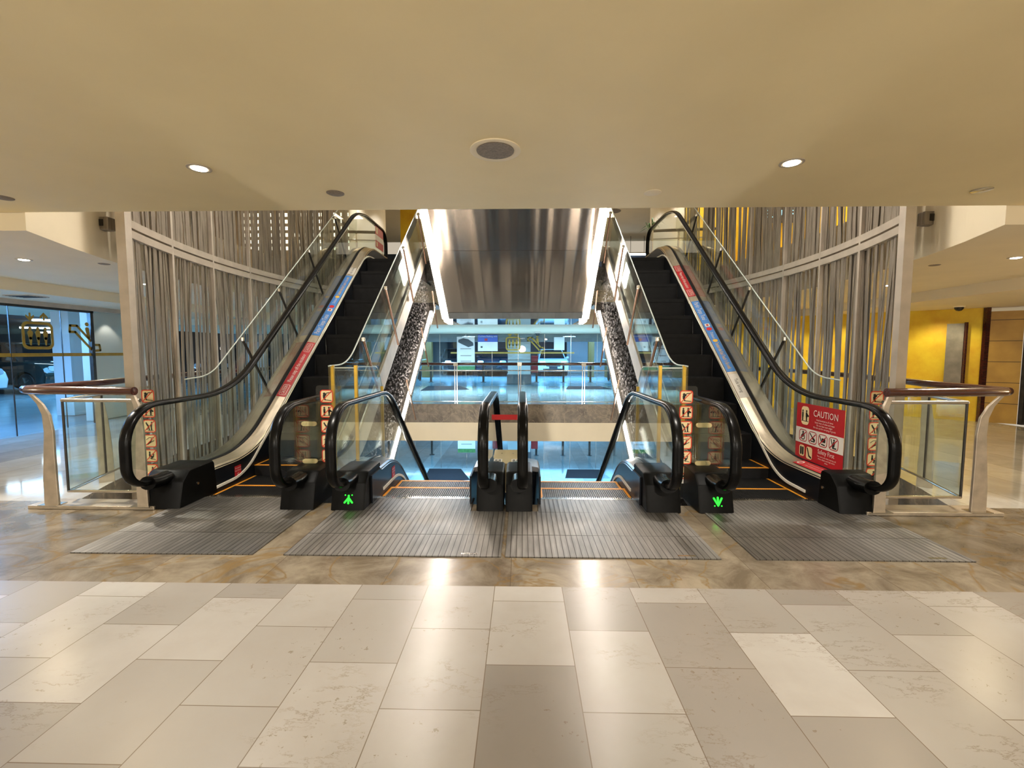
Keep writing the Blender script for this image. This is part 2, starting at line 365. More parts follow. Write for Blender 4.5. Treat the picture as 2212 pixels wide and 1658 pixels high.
# our ceiling, ending over the escalator landing, and the slab front above it
struct(MB().box(-12, 12, -5, 3.87, 2.6, 3.3), 'ceiling', M['plaster'])
# side walkway soffits, their slab edges and the far lobby soffit
for s in (-1, 1):
    e = [(X(s, d), y) for d, y in edge_pts(.30, 3.88, 12.1)]
    struct(MB().zprism(e + [(X(s, 7.1), 12.1), (X(s, 7.1), 3.88)], 2.45, 3.3), 'ceiling', M['plaster2'])
    struct(MB().box(min(X(s, 7.1), X(s, 12)), max(X(s, 7.1), X(s, 12)), 3.88, 12.1, 2.28, 3.3), 'ceiling', M['plaster2'])
struct(MB().box(-12, 12, 12.1, 18.6, 2.12, 3.3), 'ceiling', M['plaster2'])
struct(MB().box(-12, 12, 10.9, 19, 5.9, 6.0), 'ceiling', M['plaster2'])
for s in (-1, 1):
    struct(MB().zprism([(X(s, 4.9), 3.4), (X(s, 4.7), 8), (X(s, 4.3), 10.9), (X(s, 12), 10.9), (X(s, 12), 3.4)], 5.9, 6.0), 'ceiling', M['plaster2'])
    struct(MB().box(min(X(s, 1.7), X(s, 3.3)), max(X(s, 1.7), X(s, 3.3)), 10.35, 12.1, 3.0, 3.3), 'floor', M['pale_floor'])
    struct(MB().lathe((X(s, 4.25), 13.1, -3.4), [(.5, 0), (.5, 9.4)], 40), 'column', M['white_paint'], smooth=40)
# right: yellow wall sweeping round, ochre panels, dark doorway.  (one wall on each storey)
YW = [(4.4, 12.6), (5.6, 12.2), (6.9, 11.4), (8.15, 10.3), (9.2, 9.31)]
for z0, z1 in ((0, 2.28), (3.3, 5.9)):
    mb = MB()
    for a, c in zip(YW, YW[1:]): mb.add([(a[0], a[1], z0), (c[0], c[1], z0), (c[0], c[1], z1), (a[0], a[1], z1), (a[0] + .2, a[1] + .2, z0), (c[0] + .2, c[1] + .2, z0), (c[0] + .2, c[1] + .2, z1), (a[0] + .2, a[1] + .2, z1)], [(0, 1, 2, 3), (4, 5, 6, 7), (0, 1, 5, 4), (3, 2, 6, 7), (0, 4, 7, 3), (1, 5, 6, 2)])
    struct(mb, 'wall_right', M['yplaster'])
struct(MB().bar((9.21, 9.27, 0), (9.21, 9.27, 2.28), .08, .07), 'trim_3', M['wood'])
struct(MB().add([(9.24, 9.25, 0), (9.62, 8.97, 0), (9.62, 8.97, 2.2), (9.24, 9.25, 2.2), (9.36, 9.42, 0), (9.74, 9.13, 0), (9.74, 9.13, 2.2), (9.36, 9.42, 2.2)], [(0, 1, 2, 3), (4, 5, 6, 7), (0, 1, 5, 4), (3, 2, 6, 7), (0, 4, 7, 3), (1, 5, 6, 2)]), 'wall_right', M['ochre'])
struct(MB().bar((9.66, 8.92, 0), (9.66, 8.92, 2.2), .08, .08), 'trim_4', M['darkmetal'])
d1 = struct(MB().box(9.75, 9.9, 6.6, 8.87, 0, 2.0), 'door_1', mat('dark brown door', (.035, .02, .012, 1), .5, var=.2, vs=3))
struct(MB().box(9.7, 9.9, 3, 8.87, 2.0, 2.28), 'trim_5', M['ochre'])
struct(MB().box(9.75, 9.9, 2.0, 6.6, 0, 2.28), 'wall_right', M['ochre'])
struct(MB().box(11.5, 11.7, 3, 13, 3.3, 5.9), 'wall_right', M['yplaster'])
# left: glass wall to the car park, then a white wall
struct(MB().box(-8.9, -8.75, 9.0, 11.2, 0, 2.28), 'wall_left', M['white_paint'])
struct(MB().add([(-8.4, 11.2, 0), (-4.6, 13.4, 0), (-4.6, 13.4, 2.28), (-8.4, 11.2, 2.28)], [(0, 1, 2, 3)]), 'window_3', M['glass_w'])
struct(MB().box(-10.3, -9.9, 9.75, 10.4, 0, 2.75), 'wall_left', M['cool_wall'])
w1 = struct(MB().box(-8.46, -8.45, 3.0, 9.95, .02, 2.2), 'window_1', M['glass_w'])
mb = MB()
for y in (5.6, 7.33, 8.18): mb.box(-8.462, -8.444, y - .004, y + .004, 0, 2.28)
mb.box(-8.49, -8.42, 3, 8.8, 2.16, 2.22); mb.box(-8.49, -8.42, 8.73, 8.79, 0, 2.22)
mb.build('window_frame', M['darkmetal'], w1)
struct(MB().box(-8.52, -8.4, 3, 9.95, 2.2, 2.3), 'trim_6', M['frame'])
# far lobby glass (our level and the lower one)
for k, z in enumerate((0, -3.4)):
    w = struct(MB().box(-4.4, 4.1, 18.40, 18.412, z, z + 2.1), 'window_2' if k == 0 else 'window_4', M['glass_w'])
    mb = MB()
    for i in range(9): mb.box(-4.4 + i * 1.06 - .006, -4.4 + i * 1.06 + .006, 18.39, 18.42, z, z + 2.1)
    mb.build('window_frame', M['steel'], w)
struct(MB().box(-12, 12, 18.45, 18.9, 1.80, 2.12), 'trim_7', mat('grey glazing header', (.20, .20, .20, 1), .6, var=.08))
# car park beyond the glass, on three storeys
struct(MB().box(-30, 18, 18.45, 40, -.12, -.01), 'floor', M['park_floor'])
struct(MB().box(-30, -8.47, 3, 18.45, -.12, -.01), 'floor', M['park_floor'])
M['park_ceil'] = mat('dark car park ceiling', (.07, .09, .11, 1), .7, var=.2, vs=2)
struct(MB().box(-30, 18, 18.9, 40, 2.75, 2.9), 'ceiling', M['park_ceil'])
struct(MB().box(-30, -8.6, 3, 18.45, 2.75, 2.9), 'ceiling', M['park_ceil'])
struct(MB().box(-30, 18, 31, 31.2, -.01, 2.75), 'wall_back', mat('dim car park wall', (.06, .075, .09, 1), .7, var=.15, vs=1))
struct(MB().box(2.9, 6.8, 29.6, 29.8, 0, 2.4), 'wall_back', M['cool_wall'])
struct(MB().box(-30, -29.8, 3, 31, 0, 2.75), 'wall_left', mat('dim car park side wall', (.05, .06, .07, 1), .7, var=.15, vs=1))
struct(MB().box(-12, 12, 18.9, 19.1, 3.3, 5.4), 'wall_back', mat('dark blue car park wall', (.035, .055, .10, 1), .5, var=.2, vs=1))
struct(MB().box(-9, 9, 33, 33.2, -3.4, -1), 'wall_back', M['cool_wall'])
struct(MB().box(-12, 12, 12.1, 18.9, 3.3, 3.31), 'floor', M['pale_floor'])
for z0, z1 in ((-3.4, -1.0), (0, 2.75)):
    struct(MB().box(-.62, .36, 19.6, 20.5, z0 + .42, z1), 'column', M['white_paint']); struct(MB().box(-.66, .40, 19.56, 20.54, z0, z0 + .42), 'column', M['column_grey'])
for x, y, dx in ((-4.9, 24.5, .55), (3.95, 25, .3), (4.75, 25, .16), (-3.9, 29, .5)):
    struct(MB().box(x - dx, x, y, y + .4, 0, 2.75), 'column', mat('ochre striped column', (.19, .085, .015, 1), .5, var=.1))
for x in (-12.0, -17.5): struct(MB().box(x, x + .6, 19.5, 20.1, 0, 2.75), 'column', M['cool_wall'])

# ------------------------------------------------------------------ escalators
FLAT0 = 3.3
UPZ = 3.3
def lin_up(y): return max(0, min(UPZ, (y - 4.94) * S_))
def lin_dn(y): return -max(0, min(3.4, (y - 5.0) * S_))
# paths in (y,z)
deck_up = fillet([(4.10, .27), (5.16, .27), (9.14, 3.40), (9.5, 3.56), (10.85, 3.56)], {1: 1.3, 2: 1.2, 3: 1.2, 'd': 1}, 10)
brush_up = fillet([(4.42, .05), (4.90, .06), (9.05, 3.32), (10.3, 3.36)], {1: .7, 2: .9}, 8)
hand_up = fillet([(3.96, .285), (3.60, .285), (3.60, .95), (5.02, .965), (8.98, 4.10), (9.55, 4.215), (10.95, 4.215), (10.95, 3.60), (10.62, 3.55)],
                 {1: .33, 2: .335, 3: 1.5, 4: 1.5, 5: 1.5, 6: .36, 7: .25, 'd': .2}, 10)
deck_dn = fillet([(4.10, .29), (4.92, .29), (9.3, .29 - 3.45), (10.6, -3.12)], {1: 1.0, 2: 1.2}, 10)
brush_dn = fillet([(4.42, .05), (5.05, .06), (9.2, -3.22), (10.3, -3.3)], {1: .7, 2: .9}, 8)
hand_dn = fillet([(3.96, .285), (3.60, .285), (3.60, .955), (5.18, .955), (9.4, -2.36), (10.6, -2.42)],
                 {1: .33, 2: .335, 3: .75, 4: 1.5, 'd': .2}, 10)
HSEC = [(.043, -.012), (.043, .008), (.036, .02), (.02, .026), (-.02, .026), (-.036, .02), (-.043, .008), (-.043, -.012), (-.03, -.02), (.03, -.02)]

def escalator(ax, up, label, outer, group):
    """ax = centre x; outer = sign of the side away from the hall's centre"""
    root = thing('escalator', label, 'escalator', (ax, 4.0, 0), group)
    deck, brush, hand = (deck_up, brush_up, hand_up) if up else (deck_dn, brush_dn, hand_dn)
    lin = lin_up if up else lin_dn
    # landing plate
    pw = .735 if not up else .70
    px = ax + (.0 if not up else outer * -.0)
    x0, x1 = {(True, -1): (-3.18, -1.88), (True, 1): (1.60, 3.06), (False, -1): (-1.66, -.145), (False, 1): (-.115, 1.36)}[(up, outer)]
    fp = MB().box(x0, x1, 3.03, 3.92, .001, .009); fp.box(ax - .48, ax + .48, 3.90, 4.27, .001, .0095)
    fp = fp.build('landing_plate', M['plate'], root)
    MB().box(x0, x1, 3.398, 3.402, .0085, .0098).build('plate_seam', M['darkmetal'], fp)
    MB().poly(rrect(.12, .022, .003), ((x1 - .22, 3.07, .009), (1, 0, 0), (0, 1, 0)), .001).build('maker_plate', M['deck_outer'], fp)
    cb = MB()
    for i in range(46): cb.box(ax - .452 + i * .02, ax - .443 + i * .02, 4.24, 4.31, .002, .012)
    cb.box(ax - .46, ax + .46, 4.25, 4.275, .0, .011)
    cb.build('comb', M['deck_outer'], root)
    # steps
    proto = None; y0 = 4.275; n = 15 if up else 12
    for k in range(n):
        y = y0 + .4 * k; z = (lin_up(y + .02) if up else lin_dn(y + .38)) - .015
        if up and y > 10.0: break
        if proto is None:
            mb = MB().box(ax - .445, ax + .445, y + .004, y + .4, z - .05, z)
            for i in range(44): mb.box(ax - .44 + i * .02, ax - .428 + i * .02, y + .03, y + .395, z, z + .006)
            mb.box(ax - .445, ax + .445, y + .01 if up else y + .375, y + .03 if up else y + .395, z - .32, z - .04)
            st = mb.build('step', M['step'] if up else M['step_grey'], root)
            dl = MB().box(ax - .445, ax + .445, y + .002 if up else y + .36, y + .03 if up else y + .398, z + .0005, z + .0065)
            dl.box(ax - .447, ax - .42, y, y + .4, z + .0005, z + .0066); dl.box(ax + .42, ax + .447, y, y + .4, z + .0005, z + .0066)
            dl.build('demarcation_line', M['orange'], st); proto = (st, y, z); continue
        if k < 3: c = copy_tree(proto[0], root)
        else: c = proto[0].copy(); COL.objects.link(c); c.parent = root; c.matrix_parent_inverse = proto[0].matrix_parent_inverse.copy()
        c.location = (0, y - proto[1], z - proto[2])
    for sd in (-1, 1):
        is_out = sd == outer
        # skirt, decks
        sec = [(sd * .452, -.02), (sd * .468, -.02), (sd * .468, -.60), (sd * .452, -.60)]
        sweep(MB(), deck, sec, ax).build('skirt_panel', M['skirt'], root, smooth=40)
        sec = [(sd * .447, -.035), (sd * .470, -.004), (sd * .592, .018), (sd * .592, -.03), (sd * .47, -.05)]
        bk = 4.22 if (up and is_out and outer > 0) else 4.44
        dk = [p for p in deck if p[0] > bk - .07]; dk = [(bk - .07, deck[0][1])] + dk
        sweep(MB(), dk, sec, ax).build('inner_deck', M['deck'] if up else M['deck_dark'], root, smooth=40)
        ow = (.80 if is_out else .668) if up else (.78 if is_out else .70)
        sec = [(sd * .645, .018), (sd * ow, .018), (sd * ow, -.05), (sd * .645, -.05)]
        sweep(MB(), dk, sec, ax).build('outer_deck', M['deck_outer'], root, smooth=40)
        sec = [(sd * .592, .022), (sd * .608, .03), (sd * .632, .03), (sd * .648, .022), (sd * .648, -.03), (sd * .592, -.03)]
        sweep(MB(), dk, sec, ax).build('glass_clamp', M['skirt'], root, smooth=40)
        sec = [(sd * .440, -.012), (sd * .452, -.014), (sd * .452, .014), (sd * .440, .012)]
        sweep(MB(), brush, sec, ax).build('skirt_brush', M['brush'], root, smooth=40)
        # handrail
        sweep(MB(), hand, HSEC, ax + sd * .62).build('handrail', M['rubber'], root, smooth=50)
        # balustrade glass: outline = underside of the handrail + the deck
        hi = [p for p in offset(hand, .022 if False else -.022)]
        i0 = 11; body = [p for p in hi[i0:]]
        body = [p for p in body if p[1] > .34 or p[0] > 5]
        out = body + [p for p in reversed(deck) if p[0] > 4.0] + [(3.98, .30)]
        cut = 4.98
        for less in (True, False):
            pg = clipy(out, cut - .004 if less else cut + .004, less)
            MB().xprism(pg, ax + sd * .62 - .006, ax + sd * .62 + .006).build('balustrade_glass', M['glass'], root)
        # newel base
        bx = ax + sd * .62; wd = .15 if not (up and is_out) else .18
        if not up and not is_out: bx += sd * .03; wd = .118
        pr = fillet([(3.91, .004), (3.97, .235), (4.06, .325), (bk - .03, .335), (bk, .004)], {1: .05, 2: .05, 3: .03}, 4)
        mb = MB(); m_ = len(pr)
        vs = []
        for dx, ins in ((-wd, .018), (-wd + .02, 0), (wd - .02, 0), (wd, .018)):
            vs += [(bx + dx, 4.1 + (y - 4.1) * (1 - ins * 3), z * (1 - ins * 1.5) + .002) for y, z in pr]
        fs = [tuple(range(m_)), tuple(3 * m_ + i for i in range(m_))[::-1]] + [(a * m_ + i, a * m_ + (i + 1) % m_, (a + 1) * m_ + (i + 1) % m_, (a + 1) * m_ + i) for a in range(3) for i in range(m_)]
        nb = mb.add(vs, fs).build('newel_base', M['black'], root, smooth=35)
        MB().tube([(bx, 4.02, .27), (bx, 3.90, .265), (bx, 3.80, .275)], .075, 14, ry=.06).build('handrail_inlet', M['rubber'], nb, smooth=50)
        MB().lathe((bx - sd * wd, 4.16, .17), [(.0, -.004), (.013, -.004), (.013, .004), (.0, .004)], 14, 'x').build('key_switch', M['steel'], nb)
        # side cladding of the truss
        th = -1.12
        inward_face = (up and not is_out)
        if inward_face:
            sec = [(sd * (ow + .001), .016), (sd * (ow + .016), .016), (sd * (ow + .016), -.25), (sd * (ow + .001), -.25)]
            sweep(MB(), dk, sec, ax).build('side_fascia', M['fascia_steel'], root, smooth=40)
        sec = [(sd * ow, -.05), (sd * (ow + .012), -.05), (sd * (ow + .012), th), (sd * ow, th)]
        if up or is_out:
            sweep(MB(), dk, sec, ax).build('truss_cladding', M['perf'] if up else M['deck_outer'], root, smooth=40)
    sec = [(-.8, -1.12), (.8, -1.12), (.8, -1.16), (-.8, -1.16)]
    sweep(MB(), dk, sec, ax).build('truss_underside', M['deck_outer'] if up else M['deck_dark'], root, smooth=40)
    return root

ESC = {}
ESC['UL'] = escalator(X(-1, 2.48), True, 'leftmost escalator, rising beside the grey slat screen, red and blue stickers along it', -1, 'escalators')
ESC['CL'] = escalator(X(-1, .78), False, 'left of the two middle descending escalators, with a green arrow on its newel', -1, 'escalators')
ESC['CR'] = escalator(X(1, .78), False, 'right of the two middle descending escalators, no lit arrow on its newels', 1, 'escalators')
ESC['UR'] = escalator(X(1, 2.48), True, 'rightmost escalator, rising beside the yellow-lit screen, large red caution sign on its glass', 1, 'escalators')

def deck_frame(ax, sd, y, flip):
    # the inclined part of the inner deck passes (5.16,.27)->(9.14,3.40); its surface tilts up towards the glass
    t = Vector((0, 3.98, 3.13)).normalized(); n = Vector((0, -t.z, t.y))
    z = .27 + (y - 5.16) * 3.13 / 3.98
    a = Vector((ax + sd * .470, y, z)) + n * (-.004); b = Vector((ax + sd * .592, y, z)) + n * .018
    across = (b - a).normalized(); nn = t.cross(across) if sd > 0 else across.cross(t)
    o = (a + b) / 2
    nn = nn.normalized()
    if nn.z < 0: nn = -nn
    return o + nn * .0012, t, across, nn
def strip(root, ax, sd, y0, y1, m, name, **k):
    o, t, ac, nn = deck_frame(ax, sd, (y0 + y1) / 2, 0)
    L = (y1 - y0) / 3.98 * 5.063; u = t if sd < 0 else -t
    v = -ac if sd < 0 else -ac
    # reading direction: left side reads uphill, right side downhill; letters' tops point to the glass
    v = ac
    if u.cross(v).z < 0: u = -u
    ob = MB().poly(rrect(L, .118, .003), (o, u, v), .001).build(name, m, root, **k)
    return ob, (o + nn * .001, u, v), L
UL, UR, CL, CR = ESC['UL'], ESC['UR'], ESC['CL'], ESC['CR']
axL, axR = X(-1, 2.48), X(1, 2.48)
def sticker_pair(root, ax, sd, red, blue, white):
    ob, fr, L = strip(root, ax, sd, *red, M['red'], 'caution_sticker', label='red caution strip')
    o, u, v = fr; tx = MB(); tx.text('Please step off the escalator', .075, fr, sx=1.0 * (L * .60) / 1.02)
    for e in (-1, 1):
        bx = MB(); f2 = (o + u * e * (L / 2 - .15 * L / 1.35 * 1.0), u, v); w = L * .17
        bx.ring(rrect(w, .085, .012), rrect(w - .012, .073, .008), f2, .001, .0004)
        tx.text('CAUTION', .068, f2, sx=w * .86 / .335); bx.build('outline', M['vinyl'], ob)
    tx.build('lettering', M['vinyl'], ob)
    ob, fr, L = strip(root, ax, sd, *blue, M['blue'], 'parking_sticker', label='blue parking strip')
    o, u, v = fr; tx = MB()
    tx.text('Parkir Tanpa Tunai', .10, (o + u * (-L * .335), u, v), sx=L * .30 / .83)
    tx.text('Diskaun', .06, (o + u * (L * .035), u, v), sx=L * .09 / .2)
    tx.build('lettering', M['vinyl'], ob)
    MB().text("Tambah nilai Kad Touch 'n Go anda", .075, (o + u * (L * .30), u, v), sx=L * .36 / 1.2).build('small_lettering', M['yellow'], ob)
    MB().poly(rrect(.075, .07, .008), (o + u * (-L * .115), u, v), .0012).build('card_icon', M['vinyl'], ob)
    MB().poly(rrect(.045, .03, .004), (o + u * (-L * .115), u, v), .0018).build('card_mark', M['red'], ob)
    MB().poly(circ(0, 0, .04), (o + u * (-L * .06), u, v), .0012).build('round_icon', M['redtape'], ob)
    MB().poly(circ(0, 0, .035), (o + u * (L * .105), u, v), .0012).build('coin_icon', M['yellow'], ob)
    ob, fr, L = strip(root, ax, sd, *white, M['vinyl'], 'white_sticker')
    MB().text('Tada lorong', .06, fr, sx=.9).build('lettering', M['ink'], ob)
sticker_pair(UL, axL, -1, (5.86, 6.78), (6.92, 8.36), (8.40, 8.60))
sticker_pair(UR, axR, 1, (7.78, 8.62), (6.26, 7.66), (5.86, 6.22))
# sticker at the foot of the right escalator, on the flat part of the deck
ob = MB(); xx = axR + .53
fr = ((xx, 4.44, .285), (0, -1, 0), (1, 0, .16)); f0 = MB().poly(rrect(.50, .115, .004), fr, .0012).build('surveillance_sticker', M['red'], UR, label='red strip near the newel')
tx = MB().text('This escalator is under video surveillance', .022, (Vector(fr[0]) + Vector((.02, -.05, .004)), fr[1], fr[2]), sx=.95)
tx.text('please hold handrail and take care', .022, (Vector(fr[0]) + Vector((-.02, -.05, -.003)), fr[1], fr[2]), sx=.95)
tx.build('lettering', M['vinyl'], f0)
MB().ring(circ(0, 0, .036), circ(0, 0, .022), (Vector(fr[0]) + Vector((0, .2, .001)), fr[1], fr[2]), .0012).build('round_icon', M['vinyl'], f0)

def figure(mb, fr, kind, k=1.0):
    def c(*a): mb.poly(cap(*[q * k for q in a]), fr, .0012, .0012)
    def h(x, y, r=.10): mb.poly(circ(x * k, y * k, r * k, 10), fr, .0012, .0012)
    if kind == 0: h(-.18, .20); c(-.2, .05, -.18, -.12, .09); c(-.17, .05, -.02, .12, .035); c(-.1, .05, -.05, .2, .03); c(-.05, .2, .05, .26, .03); c(.05, .26, .36, .3, .03); c(-.1, -.28, .36, -.33, .025); c(-.18, -.1, -.12, -.27, .05)
    elif kind == 1: h(-.2, .28, .07); c(-.2, .14, -.2, -.06, .08); c(-.2, -.06, -.2, -.28, .06); h(.16, .28, .07); c(.16, .14, .17, -.06, .08); c(.17, -.06, .17, -.28, .06); c(.2, .12, .32, .02, .04); mb.poly(circ(.32 * k, .0, .07 * k, 8), fr, .0012, .0012); c(-.3, -.34, .34, -.34, .02)
    elif kind == 2: h(-.24, .24, .06); c(-.2, .15, -.08, -.02, .06); c(-.08, -.02, -.02, -.3, .045); c(-.08, -.02, -.2, -.28, .035); h(.18, .28, .06); c(.16, .16, .14, -.05, .065); c(.14, -.05, .16, -.3, .05); c(.05, .05, .14, .14, .03); c(-.1, -.34, .3, -.34, .02)
    elif kind == 3: c(-.3, .1, -.08, .26, .02); c(-.08, .26, .3, .3, .02); h(.1, .16, .06); c(.08, .06, .0, -.08, .06); c(.0, -.08, -.2, -.26, .05); c(-.3, -.3, .3, .02, .025)
    elif kind == 4: h(-.1, .26, .07); c(-.1, .13, -.1, -.02, .07); c(-.1, -.02, .04, -.06, .05); c(.04, -.06, .04, -.26, .04); c(-.1, -.2, .34, -.32, .02); h(.2, .1, .05); c(.18, .0, .12, -.14, .05)
    else: h(.06, .22, .07); c(.06, .08, .04, -.08, .08); c(.04, -.08, .12, -.3, .045); c(.04, -.08, -.06, -.28, .045); c(.1, .12, .22, .02, .035); c(-.3, -.33, .3, -.33, .02)
def pictogram(parent, o, ux, uy, w, kind):
    fr = (o, ux, uy)
    b = MB().poly(rrect(w * .92, w * .92, w * .16), fr, .001).build('pictogram', M['cream'], parent)
    MB().ring(rrect(w, w, w * .2), rrect(w * .86, w * .86, w * .14), fr, .001, .0006).build('red_border', M['orange_red'], b)
    f = MB(); figure(f, fr, kind, w); f.build('figure', M['ink'], b)
    MB().poly(cap(-w * .38, -w * .38, w * .38, w * .38, w * .03), fr, .001, .0026).build('red_slash', M['orange_red'], b)
    return b

def guard_plate(name, xc, y, label, s, clips=True, narrow=False, zs=(1.085, .0), w0=.115, group='prohibition sign panels'):
    r = thing(name, label, 'sign', (xc, y, 0), group)
    ux, uy = (1, 0, 0), (0, 0, 1)
    # clear sheet: narrow head carrying the pictograms, broad body clipped to the handrail glass
    wl, wr = (.36, .08) if s < 0 else (.08, .36)
    if narrow: pts = rrect(.17, 1.0, .02, cy=.58)
    else:
        q = lambda a: a * 1.0
        e = .09 if s < 0 else -.09
        pts = fillet([(-.105, .02), (-.105, 1.02)] if False else [(-.16 if s < 0 else -.09, .02), (-.16 if s < 0 else -.09, .76), (-.105 if s < 0 else -.095, .765), (-.105 if s < 0 else -.095, 1.09), (.095 if s < 0 else .105, 1.09), (.095 if s < 0 else .105, .765), (.09 if s < 0 else .16, .76), (.09 if s < 0 else .16, .02)], .03, 5)
        # widen the body on the escalator side
        pts = [(u * (1.75 if (v < .755 and ((s < 0 and u < -.11) or (s > 0 and u > .11))) else 1), v) for u, v in pts]
    MB().poly(pts, ((xc, y, 0), ux, uy), .006, -.003).build('clear_sheet', M['acrylic'], r)
    for i in range(6):
        pictogram(r, Vector((xc, y - .005, .985 - i * .146)), Vector(ux), Vector(uy), .125, i)
    if clips:
        for z in (.72, .355):
            x = xc + s * .15 * (1 if s > 0 else 1)
            cl = MB().poly(cap(-.055, 0, .05, 0, .022), ((xc + s * .165, y - .022, z), ux, uy), .018)
            cl = cl.build('clip', M['clip'], r, bevel=.003)
            MB().lathe((xc + s * .15, y - .026, z), [(.006, -.004), (.006, .004)], 10, 'y').build('bolt', M['darkmetal'], cl)
        MB().poly(rrect(.08, .14, .004), ((xc, y - .004, .22), ux, uy), .0012).build('white_label', M['vinyl'], r)
    return r
guard_plate('prohibition_sign', X(-1, 1.735), 4.33, 'clear sheet of six red prohibition pictograms between the left rising and descending escalators', -1)
guard_plate('prohibition_sign', X(1, 1.715), 4.33, 'clear sheet of six red prohibition pictograms between the right descending and rising escalators', 1)
guard_plate('prohibition_sign', X(-1, 3.47), 4.30, 'narrow strip of red prohibition pictograms outside the leftmost escalator newel', -1, False, True)
guard_plate('prohibition_sign', X(1, 3.47), 4.30, 'narrow strip of red prohibition pictograms outside the rightmost escalator newel', 1, False, True)

# big CAUTION sign stuck on the rightmost escalator's glass
xg = axR + .62 - .008
fr = ((xg, 4.42, .58), (0, -1, 0), (0, 0, 1))
cs = MB().poly([(-.46, .30), (.26, .30), (.26, -.285), (-.46, -.285)], fr, .0012, -.0012).build('caution_sign', M['red'], UR, label='large red caution notice')
F = lambda u, v: (Vector((xg - .0005, 4.42 - u, .58 + v)), Vector((0, -1, 0)), Vector((0, 0, 1)))
MB().poly([(-.46, .045), (.26, .045), (.26, -.115), (-.46, -.115)], F(0, 0), .001, .0002).build('white_band', M['vinyl'], cs)
tx = MB().text('CAUTION', .092, F(.0, .215), sx=.86, z=.002)
for i, l in enumerate(('Hold handrail at all times', 'Stand clear of sides and steps', 'Do not lean over edges', 'Do not use for carrying of goods')): tx.text(l, .025, F(-.01, .155 - i * .026), z=.002, sx=.95)
tx.text('Safety First', .062, F(.03, -.152), sx=.85, z=.002)
for i, l in enumerate(('Take extra care when wearing soft', 'shoes, slippers and high heeled', 'shoes')): tx.text(l, .021, F(.04, -.197 - i * .024), z=.002, sx=.9)
tx.build('lettering', M['vinyl'], cs)
for a_, b_ in ((rrect(.125, .19, .04), F(-.315, .175)), (rrect(.085, .115, .025), F(-.345, -.195)), (rrect(.095, .125, .025), F(-.225, -.20))): MB().poly(a_, b_, .001, .001).build('icon_panel', M['cream'], cs)
fg = MB(); figure(fg, F(-.32, .175), 1, .17)
for k in range(4):
    f = F(-.335 + k * .155, -.035)
    b = MB().ring(rrect(.13, .125, .035), rrect(.115, .11, .028), f, .001, .0012); b.poly(cap(-.045, -.04, .045, .04, .005), f, .001, .003); b.build('prohibition_ring', M['red'], cs)
    if k == 0: fg.poly(circ(0, .035, .012), f, .001, .002); fg.ring(circ(0, -.015, .032), circ(0, -.015, .022), f, .001, .002); fg.poly(cap(0, .02, 0, -.01, .009), f, .001, .002)
    elif k == 1: fg.poly(cap(-.04, .04, .0, .0, .006), f, .001, .002); fg.poly(cap(0, 0, .03, -.02, .012), f, .001, .002); fg.poly(cap(-.02, -.035, .03, -.035, .006), f, .001, .002)
    elif k == 2: fg.poly(cap(-.045, .04, -.02, -.01, .005), f, .001, .002); fg.poly(rrect(.055, .04, .006, cx=.012, cy=.005), f, .001, .002); fg.poly(cap(-.015, -.035, .03, -.04, .006), f, .001, .002)
    else: fg.poly(cap(-.035, .04, -.01, -.035, .005), f, .001, .002); fg.poly(cap(.005, .01, .0, -.02, .014), f, .001, .002); fg.poly(circ(.005, .035, .011), f, .001, .002); fg.poly(cap(-.01, -.04, .035, -.04, .006), f, .001, .002)
fg.poly(cap(-.015, .03, -.015, -.03, .014), F(-.345, -.195), .001, .002); fg.poly(cap(.018, .03, .018, -.03, .014), F(-.345, -.195), .001, .002)
fg.poly(cap(-.03, .045, 0, -.03, .008), F(-.225, -.2), .001, .002); fg.poly(cap(0, -.03, .032, -.043, .009), F(-.225, -.2), .001, .002)
fg.build('icon_figures', M['ink'], cs)
# notice on the glass at the head of the left escalator
xg = axL - .62 + .008
f = ((xg, 10.45, 3.98), (0, 1, 0), (0, 0, 1))
cs = MB().poly([(-.28, .22), (.28, .22), (.28, -.26), (-.28, -.26)], f, .0012, -.0004).build('caution_sign', M['red'], UL, label='red notice at the top')
MB().poly([(-.28, .02), (.28, .02), (.28, -.1), (-.28, -.1)], f, .001, .001).build('white_band', M['vinyl'], cs)
for a_ in (rrect(.1, .14, .03, cx=-.17, cy=.12), rrect(.08, .1, .02, cx=-.18, cy=-.18)): MB().poly(a_, f, .001, .001).build('icon_panel', M['cream'], cs)
# emergency stop labels and the green running lights
for root, ax, sd in ((UL, axL, -1), (CL, X(-1, .78), -1)):
    o = Vector((ax + sd * .4505, 4.78, .12)); fr = (o, (0, 1, 0), (0, 0, 1))
    e = MB().poly(rrect(.11, .125, .004), fr, .0012).build('stop_label', M['red'], root, label='red emergency stop label')
    t = MB().text('Emergency', .022, (o + Vector((.001, 0, .04)), fr[1], fr[2])); t.text('Stop Button', .022, (o + Vector((.001, 0, .012)), fr[1], fr[2])); t.text('<', .06, (o + Vector((.001, 0, -.03)), fr[1], fr[2]))
    t.build('lettering', M['vinyl'], e)
for root, bx, rot in ((CL, X(-1, .78) - .62, 1), (UR, axR - .62, -1)):
    fr = ((bx + .01, 3.925, .105), (1, 0, 0), (0, .25, .97)); a = MB(); r_ = rot
    a.poly(cap(0, .03 * r_, 0, -.0 * r_, .008), fr, .002); a.poly(cap(0, .022 * r_ - .01, .034, -.03 * r_ + .0, .008), fr, .002); a.poly(cap(0, .022 * r_ - .01, -.034, -.03 * r_, .008), fr, .002)
    a.poly(circ(-.03, .035 * r_, .006, 8), fr, .002); a.poly(circ(.03, .035 * r_, .006, 8), fr, .002); a.poly(cap(0, -.015 * r_, 0, -.035 * r_, .009), fr, .002)
    a.build('running_light', M['green_led'], root, label='green lit arrow')

